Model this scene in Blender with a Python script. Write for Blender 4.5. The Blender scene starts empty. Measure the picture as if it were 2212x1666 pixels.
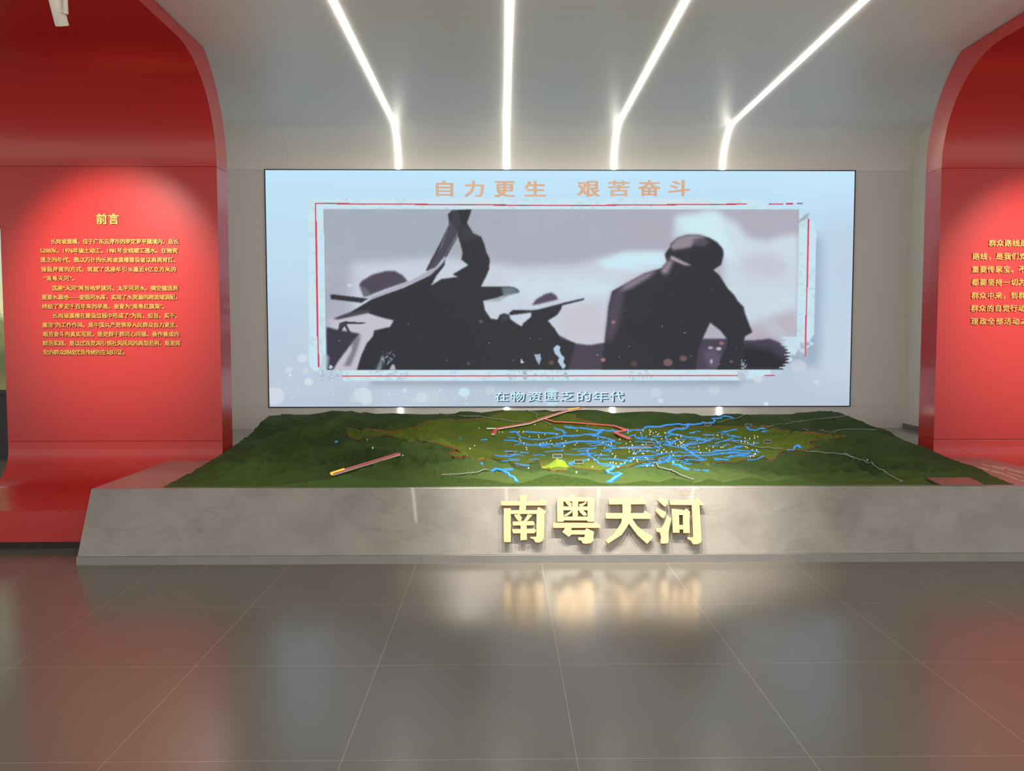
import bpy, bmesh, math, random
import numpy as np
from mathutils import Vector, Matrix

SC = bpy.context.scene
C = SC.collection
# ================================================================ camera
CAM_Z = 1.430
F_PX, PITCH, YAW, ROLL = 1740.05, 0.057344, 0.012778, 0.000768
cam_d = bpy.data.cameras.new('camera'); cam = bpy.data.objects.new('camera', cam_d); C.objects.link(cam)
cam_d.sensor_fit = 'HORIZONTAL'; cam_d.sensor_width = 36.0; cam_d.lens = F_PX/2212*36.0
cam_d.clip_start = .05; cam_d.clip_end = 100
_fw = Vector((math.sin(YAW)*math.cos(PITCH), math.cos(YAW)*math.cos(PITCH), -math.sin(PITCH)))
_rt = Vector((math.cos(YAW), -math.sin(YAW), 0)); _dn = _fw.cross(_rt)
_r2 = _rt*math.cos(ROLL)+_dn*math.sin(ROLL); _d2 = -_rt*math.sin(ROLL)+_dn*math.cos(ROLL)
M = Matrix(((_r2.x, -_d2.x, -_fw.x, 0), (_r2.y, -_d2.y, -_fw.y, 0), (_r2.z, -_d2.z, -_fw.z, CAM_Z), (0, 0, 0, 1)))
cam.matrix_world = M
SC.camera = cam
# ================================================================ world, exposure
SC.view_settings.view_transform = 'Standard'; SC.view_settings.look = 'None'
SC.view_settings.exposure = 0.0; SC.view_settings.gamma = 1.0; SC.view_settings.use_curve_mapping = False
world = bpy.data.worlds.new('hall_light'); SC.world = world; world.use_nodes = True
bg = world.node_tree.nodes['Background']; bg.inputs['Color'].default_value = (1.0, .95, .88, 1); bg.inputs['Strength'].default_value = 1.2
# ================================================================ lamps of the hall (all above or behind the visitor)
def lamp_spot(name, loc, target, power, deg, blend=.6, color=(1, .86, .66), radius=.03):
    d = bpy.data.lights.new(name, 'SPOT'); d.energy = power; d.spot_size = math.radians(deg); d.spot_blend = blend
    d.color = color; d.shadow_soft_size = radius
    o = bpy.data.objects.new(name, d); C.objects.link(o); o.location = loc
    o.rotation_euler = (Vector(target)-Vector(loc)).to_track_quat('-Z', 'Y').to_euler(); return o
def lamp_area(name, loc, target, power, sx, sy, color=(1, .93, .84)):
    d = bpy.data.lights.new(name, 'AREA'); d.shape = 'RECTANGLE'; d.size = sx; d.size_y = sy; d.energy = power; d.color = color
    o = bpy.data.objects.new(name, d); C.objects.link(o); o.location = loc
    o.rotation_euler = (Vector(target)-Vector(loc)).to_track_quat('-Z', 'Y').to_euler(); return o
lamp_spot('spot_heading_panel', (-3.10, 4.5, 3.30), (-3.10, 6.55, 1.88), 560, 47, .95, (1, .89, .80), .05)
lamp_spot('spot_quote_panel', (4.40, 4.5, 3.30), (4.40, 6.55, 1.80), 560, 47, .95, (1, .89, .80), .05)
lamp_spot('spot_letters_west', (-.35, 4.42, 3.30), (.42, 5.2, .25), 385, 44, .8, (1, .91, .78), .040)
lamp_spot('spot_letters_centre', (.70, 4.42, 3.30), (.72, 5.2, .25), 385, 44, .8, (1, .91, .78), .040)
lamp_spot('spot_letters_east', (1.75, 4.42, 3.30), (1.02, 5.2, .25), 385, 44, .8, (1, .91, .78), .040)
lamp_spot('spot_model', (.75, 4.4, 3.35), (.85, 6.5, .5), 640, 64, 1, (1, .92, .76), .06)
lamp_area('hall_ceiling_light', (.6, -1.5, 3.5), (.6, 1.5, 0), 320, 6, 3)

# ================================================================ helpers
def lin(r, g, b):
    f = lambda v: ((v/255+.055)/1.055)**2.4 if v/255 > .04045 else v/255/12.92
    return (f(r), f(g), f(b), 1)
def tag(o, label=None, cat=None, group=None, kind=None):
    if label: o['label'] = label
    if cat: o['category'] = cat
    if group: o['group'] = group
    if kind: o['kind'] = kind
    return o
def link(name, me, mat=None, parent=None, smooth=False):
    o = bpy.data.objects.new(name, me); C.objects.link(o)
    if mat is not None and not me.materials: me.materials.append(mat)
    if parent is not None:
        o.parent = parent; o.matrix_parent_inverse = parent.matrix_world.inverted() if False else Matrix.Translation(-parent.location)
    if smooth:
        for p in me.polygons: p.use_smooth = True
    return o
def empty(name, loc):
    o = bpy.data.objects.new(name, None); C.objects.link(o); o.location = loc; o.empty_display_size = .1; return o
class MB:
    def __init__(s): s.v = []; s.f = []
    def add(s, vs, fs):
        n = len(s.v); s.v += [tuple(map(float, q)) for q in vs]; s.f += [tuple(i+n for i in f) for f in fs]
    def box(s, a, b):
        x0, y0, z0 = a; x1, y1, z1 = b
        s.add([(x0,y0,z0),(x1,y0,z0),(x1,y1,z0),(x0,y1,z0),(x0,y0,z1),(x1,y0,z1),(x1,y1,z1),(x0,y1,z1)],
              [(0,3,2,1),(4,5,6,7),(0,1,5,4),(1,2,6,5),(2,3,7,6),(3,0,4,7)]); return s
    def shell(s, x0, x1, inner, outer):
        """a thick profile (two matched lists of (y, z)) drawn out along x from x0 to x1"""
        n = len(inner)
        vs = [(x0,)+p for p in inner]+[(x0,)+p for p in outer]+[(x1,)+p for p in inner]+[(x1,)+p for p in outer]
        fs = []
        for k in range(n-1):
            a, b, c, d = k, k+1, n+k, n+k+1
            A, B, Cc, D = 2*n+k, 2*n+k+1, 3*n+k, 3*n+k+1
            fs += [(a, b, B, A), (c, Cc, D, d), (a, c, d, b), (A, B, D, Cc)]
        fs += [(0, 2*n, 3*n, n), (n-1, 2*n-1, 4*n-1, 3*n-1)]
        s.add(vs, fs); return s
    def prism(s, x0, x1, prof):
        n = len(prof)
        s.add([(x0,)+p for p in prof]+[(x1,)+p for p in prof], [(k, (k+1) % n, n+(k+1) % n, n+k) for k in range(n)]+[tuple(range(n-1, -1, -1)), tuple(range(n, 2*n))]); return s
    def tube(s, pts, r, n=8, close=True):
        pts = [Vector(p) for p in pts]; rings = []
        for i, p in enumerate(pts):
            t = (pts[min(i+1, len(pts)-1)]-pts[max(i-1, 0)]).normalized()
            u = t.cross(Vector((0, 0, 1)));
            if u.length < 1e-4: u = t.cross(Vector((1, 0, 0)))
            u.normalize(); w = u.cross(t); rr = r[i] if isinstance(r, (list, tuple)) else r
            rings.append([p+u*math.cos(2*math.pi*k/n)*rr+w*math.sin(2*math.pi*k/n)*rr for k in range(n)])
        vs = [q for ring in rings for q in ring]
        fs = [(i*n+k, i*n+(k+1) % n, (i+1)*n+(k+1) % n, (i+1)*n+k) for i in range(len(pts)-1) for k in range(n)]
        if close: fs += [tuple(range(n-1, -1, -1)), tuple(range((len(pts)-1)*n, len(pts)*n))]
        s.add(vs, fs); return s
    def mesh(s, name):
        me = bpy.data.meshes.new(name); me.from_pydata(s.v, [], s.f); me.update()
        bm = bmesh.new(); bm.from_mesh(me); bmesh.ops.recalc_face_normals(bm, faces=bm.faces); bm.to_mesh(me); bm.free(); return me
    def build(s, name, mat, parent=None, smooth=False): return link(name, s.mesh(name), mat, parent, smooth)
def bevel(o, w, seg=2, angle=.6):
    m = o.modifiers.new('edge', 'BEVEL'); m.width = w; m.segments = seg; m.limit_method = 'ANGLE'; m.angle_limit = angle; m.harden_normals = False
# ---------------------------------------------------------------- materials
def new_mat(name):
    m = bpy.data.materials.new(name); m.use_nodes = True; nt = m.node_tree
    return m, nt, nt.nodes['Principled BSDF']
def node(nt, t, **kw):
    n = nt.nodes.new(t)
    for k, v in kw.items(): setattr(n, k, v)
    return n
def put(n, **kw):
    for k, v in kw.items(): n.inputs[k.replace('_', ' ')].default_value = v
def plain(name, col, rough=.5, metal=0, coat=0, coat_rough=.05, emit=None, strength=1, spec=.5):
    m, nt, b = new_mat(name)
    b.inputs['Base Color'].default_value = col; b.inputs['Roughness'].default_value = rough; b.inputs['Metallic'].default_value = metal
    b.inputs['Coat Weight'].default_value = coat; b.inputs['Coat Roughness'].default_value = coat_rough; b.inputs['Specular IOR Level'].default_value = spec
    if emit: b.inputs['Emission Color'].default_value = emit; b.inputs['Emission Strength'].default_value = strength
    return m
def math_n(nt, op, a, b=None, c=None):
    n = node(nt, 'ShaderNodeMath', operation=op)
    for i, v in enumerate((a, b, c)):
        if v is None: continue
        if isinstance(v, (int, float)): n.inputs[i].default_value = v
        else: nt.links.new(v, n.inputs[i])
    return n.outputs[0]
def mix_rgb(nt, fac, a, b, mode='MIX'):
    n = node(nt, 'ShaderNodeMix', data_type='RGBA', blend_type=mode)
    for i, v in ((0, fac), (6, a), (7, b)):
        if isinstance(v, (int, float)): n.inputs[i].default_value = v
        elif isinstance(v, tuple): n.inputs[i].default_value = v
        else: nt.links.new(v, n.inputs[i])
    return n.outputs[2]
def joint_mask(nt, comp, values, half):
    """1 on thin panel joints at the given coordinate values"""
    out = None
    for v in values:
        d = math_n(nt, 'COMPARE', comp, v, half)
        out = d if out is None else math_n(nt, 'MAXIMUM', out, d)
    return out
def noise(nt, vec, scale, detail=4, rough=.5, dist=0):
    n = node(nt, 'ShaderNodeTexNoise'); n.inputs['Scale'].default_value = scale; n.inputs['Detail'].default_value = detail
    n.inputs['Roughness'].default_value = rough; n.inputs['Distortion'].default_value = dist; nt.links.new(vec, n.inputs['Vector']); return n.outputs['Fac']
def ramp(nt, fac, stops):
    n = node(nt, 'ShaderNodeValToRGB'); e = n.color_ramp.elements
    e[0].position, e[0].color = stops[0]; e[1].position, e[1].color = stops[-1]
    for p, c in stops[1:-1]:
        q = e.new(p); q.color = c
    nt.links.new(fac, n.inputs[0]); return n.outputs[0]
def bump(nt, b, height, strength, dist=.01):
    n = node(nt, 'ShaderNodeBump'); n.inputs['Strength'].default_value = strength; n.inputs['Distance'].default_value = dist
    nt.links.new(height, n.inputs['Height']); nt.links.new(n.outputs[0], b.inputs['Normal'])
def pos(nt): return node(nt, 'ShaderNodeNewGeometry').outputs['Position']
def xyz(nt, p):
    n = node(nt, 'ShaderNodeSeparateXYZ'); nt.links.new(p, n.inputs[0]); return n.outputs

# floor: large dark porcelain tiles with pale hairline joints
m_floor, nt, b = new_mat('dark_porcelain_tile'); p = pos(nt); x, y, z = xyz(nt, p)
def grid_mask(nt, comp, origin, pitch, half):
    t = math_n(nt, 'FRACT', math_n(nt, 'DIVIDE', math_n(nt, 'SUBTRACT', comp, origin-pitch/2-40*pitch), pitch))
    return math_n(nt, 'COMPARE', t, .5, half/pitch)
gm = math_n(nt, 'MAXIMUM', grid_mask(nt, x, -.5457, .8, .0013), grid_mask(nt, y, 5.0686, .8, .0012))
n1 = noise(nt, p, 1.3, 3, .5); n2 = noise(nt, p, 7, 3, .5)
tile = mix_rgb(nt, n1, (.140, .129, .112, 1), (.157, .146, .129, 1)); tile = mix_rgb(nt, math_n(nt, 'MULTIPLY', n2, .25), tile, (.17, .157, .138, 1))
nt.links.new(mix_rgb(nt, gm, tile, (.33, .29, .235, 1)), b.inputs['Base Color'])
nt.links.new(math_n(nt, 'ADD', math_n(nt, 'MULTIPLY', n1, .03), .19), b.inputs['Roughness']); b.inputs['Specular IOR Level'].default_value = .55

# wall and ceiling: satin off-white metal panels
def panel_mat(name, col, xs, ys, zs, rough=.38):
    m, nt, b = new_mat(name); p = pos(nt); x, y, z = xyz(nt, p); mk = None
    for comp, vals in ((x, xs), (y, ys), (z, zs)):
        if not vals: continue
        d = joint_mask(nt, comp, vals, .0022); mk = d if mk is None else math_n(nt, 'MAXIMUM', mk, d)
    nz = noise(nt, p, .8, 3)
    c = mix_rgb(nt, nz, tuple(v*.96 for v in col[:3])+(1,), col)
    if mk is not None: c = mix_rgb(nt, math_n(nt, 'MULTIPLY', mk, .26), c, (.12, .11, .10, 1))
    nt.links.new(c, b.inputs['Base Color']); b.inputs['Roughness'].default_value = rough; b.inputs['Specular IOR Level'].default_value = .5
    return m
m_ceil = panel_mat('satin_ceiling_panel', (.86, .85, .82, 1), [-2.295, 3.56], [7.84, 5.75], [])
m_wall = panel_mat('satin_wall_panel', (.78, .765, .74, 1), [], [], [.697, 3.247])
m_side = panel_mat('matt_side_wall', (.70, .67, .61, 1), [], [], [], .6)
m_red = plain('red_lacquered_metal', (.45, .020, .018, 1), .32, 0, .3, .12)
m_black = plain('black_plinth_metal', (.012, .010, .010, 1), .45)
m_gold = plain('brushed_gold_letter', (.62, .36, .09, 1), .38, .25)
m_cream = plain('cream_gold_letter', (.70, .49, .24, 1), .30, .1)
m_white = plain('white_lamp_enamel', (.72, .66, .58, 1), .4)
m_led = plain('light_strip_diffuser', (.9, .9, .9, 1), .5, emit=(1.0, .93, .80, 1), strength=11)
m_bezel = plain('screen_bezel', (.02, .025, .03, 1), .4)
m_base = plain('grey_skirting', (.17, .165, .155, 1), .4)

# stone: polished grey marble with pale flecks and thin veins
m_stone, nt, b = new_mat('grey_marble'); p = pos(nt)
n1 = noise(nt, p, 3.2, 8, .62, .6); n2 = noise(nt, p, 14, 6, .65, .3)
base = ramp(nt, n1, [(.25, (.205, .195, .178, 1)), (.5, (.272, .262, .244, 1)), (.75, (.34, .328, .308, 1))])
base = mix_rgb(nt, math_n(nt, 'MULTIPLY', n2, .30), base, (.22, .205, .19, 1))
v = node(nt, 'ShaderNodeMapping'); v.inputs['Scale'].default_value = (.75, 2.2, 3.6); v.inputs['Rotation'].default_value = (0, .35, 0); nt.links.new(p, v.inputs[0])
w = noise(nt, v.outputs[0], 1.6, 8, .62, .5)
vein = math_n(nt, 'SUBTRACT', 1.0, math_n(nt, 'MULTIPLY', math_n(nt, 'ABSOLUTE', math_n(nt, 'SUBTRACT', w, .5)), 60)); vein = math_n(nt, 'MAXIMUM', vein, 0)
patch = ramp(nt, noise(nt, p, 1.3, 3), [(.42, (0, 0, 0, 1)), (.62, (1, 1, 1, 1))])
base = mix_rgb(nt, math_n(nt, 'MULTIPLY', math_n(nt, 'MULTIPLY', vein, patch), .26), base, (.10, .09, .08, 1))
fl = ramp(nt, noise(nt, p, 26, 5, .7, .8), [(.70, (0, 0, 0, 1)), (.745, (1, 1, 1, 1))])
base = mix_rgb(nt, math_n(nt, 'MULTIPLY', fl, .6), base, (.62, .60, .56, 1))
nt.links.new(base, b.inputs['Base Color']); b.inputs['Roughness'].default_value = .30
b.inputs['Coat Weight'].default_value = .5; b.inputs['Coat Roughness'].default_value = .03

# ================================================================ the room
ZC, YB, RC = 3.655, 8.80, .405
MB().box((-10, -4.5, -.08), (10, 12, 0)).build('floor', m_floor)['kind'] = 'structure'
cove = [(-4.5, ZC), (3.0, ZC), (YB-RC, ZC)]+[(YB-RC+RC*math.sin(a), ZC-RC+RC*math.cos(a)) for a in np.linspace(0, math.pi/2, 25)[1:]]
outer = [(-4.5, ZC+.2), (3.0, ZC+.2), (YB-RC, ZC+.2)]+[(YB-RC+(RC+.2)*math.sin(a), ZC-RC+(RC+.2)*math.cos(a)) for a in np.linspace(0, math.pi/2, 25)[1:]]
o = MB().shell(-10, 10, cove, outer).build('ceiling', m_ceil, smooth=True); o['kind'] = 'structure'
o.modifiers.new('es', 'EDGE_SPLIT').split_angle = .5
MB().box((-3.3, YB, 0), (4.6, YB+.2, ZC-RC)).build('wall_back', m_wall)['kind'] = 'structure'
MB().box((4.44, 6.86, 0), (4.60, YB+.2, ZC+.1)).build('wall_right', m_side)['kind'] = 'structure'
MB().box((-3.32, 6.86, 0), (-3.16, YB+.2, ZC+.1)).build('wall_left', m_side)['kind'] = 'structure'
MB().box((4.425, 6.86, .452), (4.439, YB-.002, .50)).build('baseboard_right', m_base)['kind'] = 'structure'
# ---------------------------------------------------------------- relief surface of the sand-table model
TX0, TX1, TY0, TY1 = -2.25, 3.45, 5.33, 8.45
FRONT = np.array([(-2.25,.452),(-2.0,.458),(-1.7,.46),(-1.5,.46),(-1.27,.488),(-1.12,.515),(-1.02,.528),(-.92,.508),(-.82,.492),(-.73,.495),(-.65,.495),(-.55,.468),
 (-.53,.462),(-.40,.52),(-.25,.505),(-.14,.502),(-.03,.485),(.03,.472),(.14,.472),(.22,.497),(.31,.53),(.36,.532),(.47,.512),(.58,.496),(.66,.47),(.75,.468),(.83,.468),(.94,.486),
 (1.05,.474),(1.14,.502),(1.21,.492),(1.30,.468),(1.38,.497),(1.46,.48),(1.48,.47),(1.59,.494),(1.66,.51),(1.73,.494),(1.80,.478),(1.87,.487),(1.94,.492),(2.01,.474),(2.2,.462),(2.6,.456),(3.45,.452)])
BACK_PX = [(566,917),(588,902),(613,895),(622,897),(648,890),(663,891),(698,886),(718,882),(748,883.6),(758,882.4),(778,887.4),(788,885),(810,889.3),(847,888),(897,890),(916,890.7),(981,889),(994,884.4),
 (1014,884),(1039,887),(1084,881.3),(1111,882.6),(1158,882.6),(1180,881.3),(1194,885),(1211,882.6),(1272,881.3),(1290,882),(1327,889),(1354,887),(1381,885.7),(1408,885),(1435,887),(1462,890.4),(1482,889),
 (1504,890.4),(1518,895),(1552,894.4),(1569,890.7),(1601,890.7),(1617,893),(1648,892),(1717,892.3),(1727,889),(1755,887.7),(1786,882.7),(1797,883),(1804,888)]
BACK = np.array([((x-1083.5)/1740*8.3, 1.43-(y-728.3)/1740*8.3*0.9985) for x,y in BACK_PX])
LEFT = np.array([(5.33,.452),(5.78,.468),(6.2,.495),(6.5,.515),(6.83,.545),(7.2,.585),(7.5,.655),(7.75,.69),(8.3,.66),(8.45,.62)])
RIGHT = np.array([(5.33,.452),(5.6,.475),(5.79,.50),(6.1,.512),(6.42,.545),(6.65,.555),(6.85,.56),(7.05,.605),(7.2,.625),(7.33,.612),(7.55,.635),(7.9,.662),(8.2,.68),(8.45,.67)])
HILLS = [(.40,5.80,.10,.085),(-.55,6.35,.16,.05),(-.95,6.75,.2,.055),(-1.35,6.95,.2,.06),(-1.25,6.2,.22,.035),(-.75,5.75,.25,.03),(1.55,5.78,.18,.04),(1.25,5.72,.14,.035),(2.15,6.1,.2,.055),(.95,5.62,.16,.03),(-1.75,7.3,.3,.06),(2.75,6.9,.3,.05),(2.6,7.8,.35,.05)]
BAR_A, BAR_B = [-1.1461, 5.42, 0.5202], [-0.7461, 5.82, 0.599]
def _h(ix, iy, s):
    n = (ix*374761393 + iy*668265263 + s*974634) & 0x7fffffff
    n = ((n ^ (n >> 13))*1274126177) & 0x7fffffff
    n = ((n ^ (n >> 16))*69069 + 12345) & 0x7fffffff
    return ((n >> 5) & 0xffff)/65535.0
def vnoise(x, y, s):
    ix = np.floor(x).astype(np.int64); iy = np.floor(y).astype(np.int64)
    fx = x-ix; fy = y-iy
    fx = fx*fx*fx*(fx*(fx*6-15)+10); fy = fy*fy*fy*(fy*(fy*6-15)+10)
    a = _h(ix,iy,s); b = _h(ix+1,iy,s); c = _h(ix,iy+1,s); d = _h(ix+1,iy+1,s)
    return (a*(1-fx)+b*fx)*(1-fy)+(c*(1-fx)+d*fx)*fy
def ridged(x, y, s, octs=5):
    t = 0; a = .5; w = 1.0
    for o in range(octs):
        n = 1-np.abs(2*vnoise(x, y, s+o*17)-1)
        n = n*n*w; t = t+a*n; w = np.clip(n*1.6, 0, 1); a *= .5; x = x*2.03+5.1; y = y*2.03+1.7
    return t
def sstep(a, b, x):
    t = np.clip((x-a)/(b-a), 0, 1); return t*t*(3-2*t)
def relief(X, Y):
    X = np.asarray(X, float); Y = np.asarray(Y, float)
    wx = X+.12*(vnoise(X*2, Y*2, 91)-.5); wy = Y+.12*(vnoise(X*2, Y*2, 92)-.5)
    r = ridged(wx*1.9, wy*2.6, 7); r2 = ridged(wx*5.5, wy*6.5, 31, 3)
    left = 1-sstep(-.75, .1, X+.25*(Y-6.6)); right = sstep(1.75, 2.6, X); near = 1-sstep(5.65, 6.0, Y)
    far = sstep(7.7, 8.3, Y)
    amp = .012+.10*left+.06*right+.025*near+.03*far
    base = .478+.03*left+.035*right*sstep(5.6,7,Y)
    z = base+amp*r*.85+(.007+.046*left+.030*right+.022*near+.022*far)*r2
    r3 = ridged(wx*11, wy*12, 57, 4)
    z = z+(r3-.4)*(.046*left+.036*right+.022*near+.026*far+.005)
    for hx, hy, hr, hh in HILLS:
        d = np.sqrt((X-hx)**2+(Y-hy)**2)/hr
        z = z+hh*np.exp(-d*d*1.3)*(.75+.5*r)
    det = (r2-.35)*.018+(r3-.4)*.022
    wb = sstep(7.75, 8.3, Y)
    z = z*(1-wb)+(np.interp(X, BACK[:,0], BACK[:,1])+det*.3*(Y<8.27)-.35*np.clip(Y-8.3,0,1))*wb
    wl = 1-sstep(0, .42, X-TX0); z = z*(1-wl)+(np.interp(Y, LEFT[:,0], LEFT[:,1])+det*.6)*wl
    wr = 1-sstep(0, .55, TX1-X); z = z*(1-wr)+(np.interp(Y, RIGHT[:,0], RIGHT[:,1])+det*.5)*wr
    wf = 1-sstep(0, .22, Y-TY0); z = z*(1-wf)+np.interp(X, FRONT[:,0], FRONT[:,1])*wf
    # the ground is cut back under the straight red bar
    a, b = BAR_A, BAR_B; L2 = (b[0]-a[0])**2+(b[1]-a[1])**2
    u = ((X-a[0])*(b[0]-a[0])+(Y-a[1])*(b[1]-a[1]))/L2; uc = np.clip(u, -.1, 1.02)
    d = np.hypot(X-a[0]-uc*(b[0]-a[0]), Y-a[1]-uc*(b[1]-a[1]))
    z = np.minimum(z, a[2]+uc*(b[2]-a[2])-.018+.55*np.maximum(0, d-.06))
    pz = .450+np.maximum(0, Y-5.33)*.085; out = np.maximum(np.maximum(2.90-X, X-3.24), np.maximum(0, Y-5.47))
    z = np.where((Y < 5.7) & (out < .15), np.minimum(z, pz+np.maximum(0, out)*.8), z)
    return np.maximum(z, .452)
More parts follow.
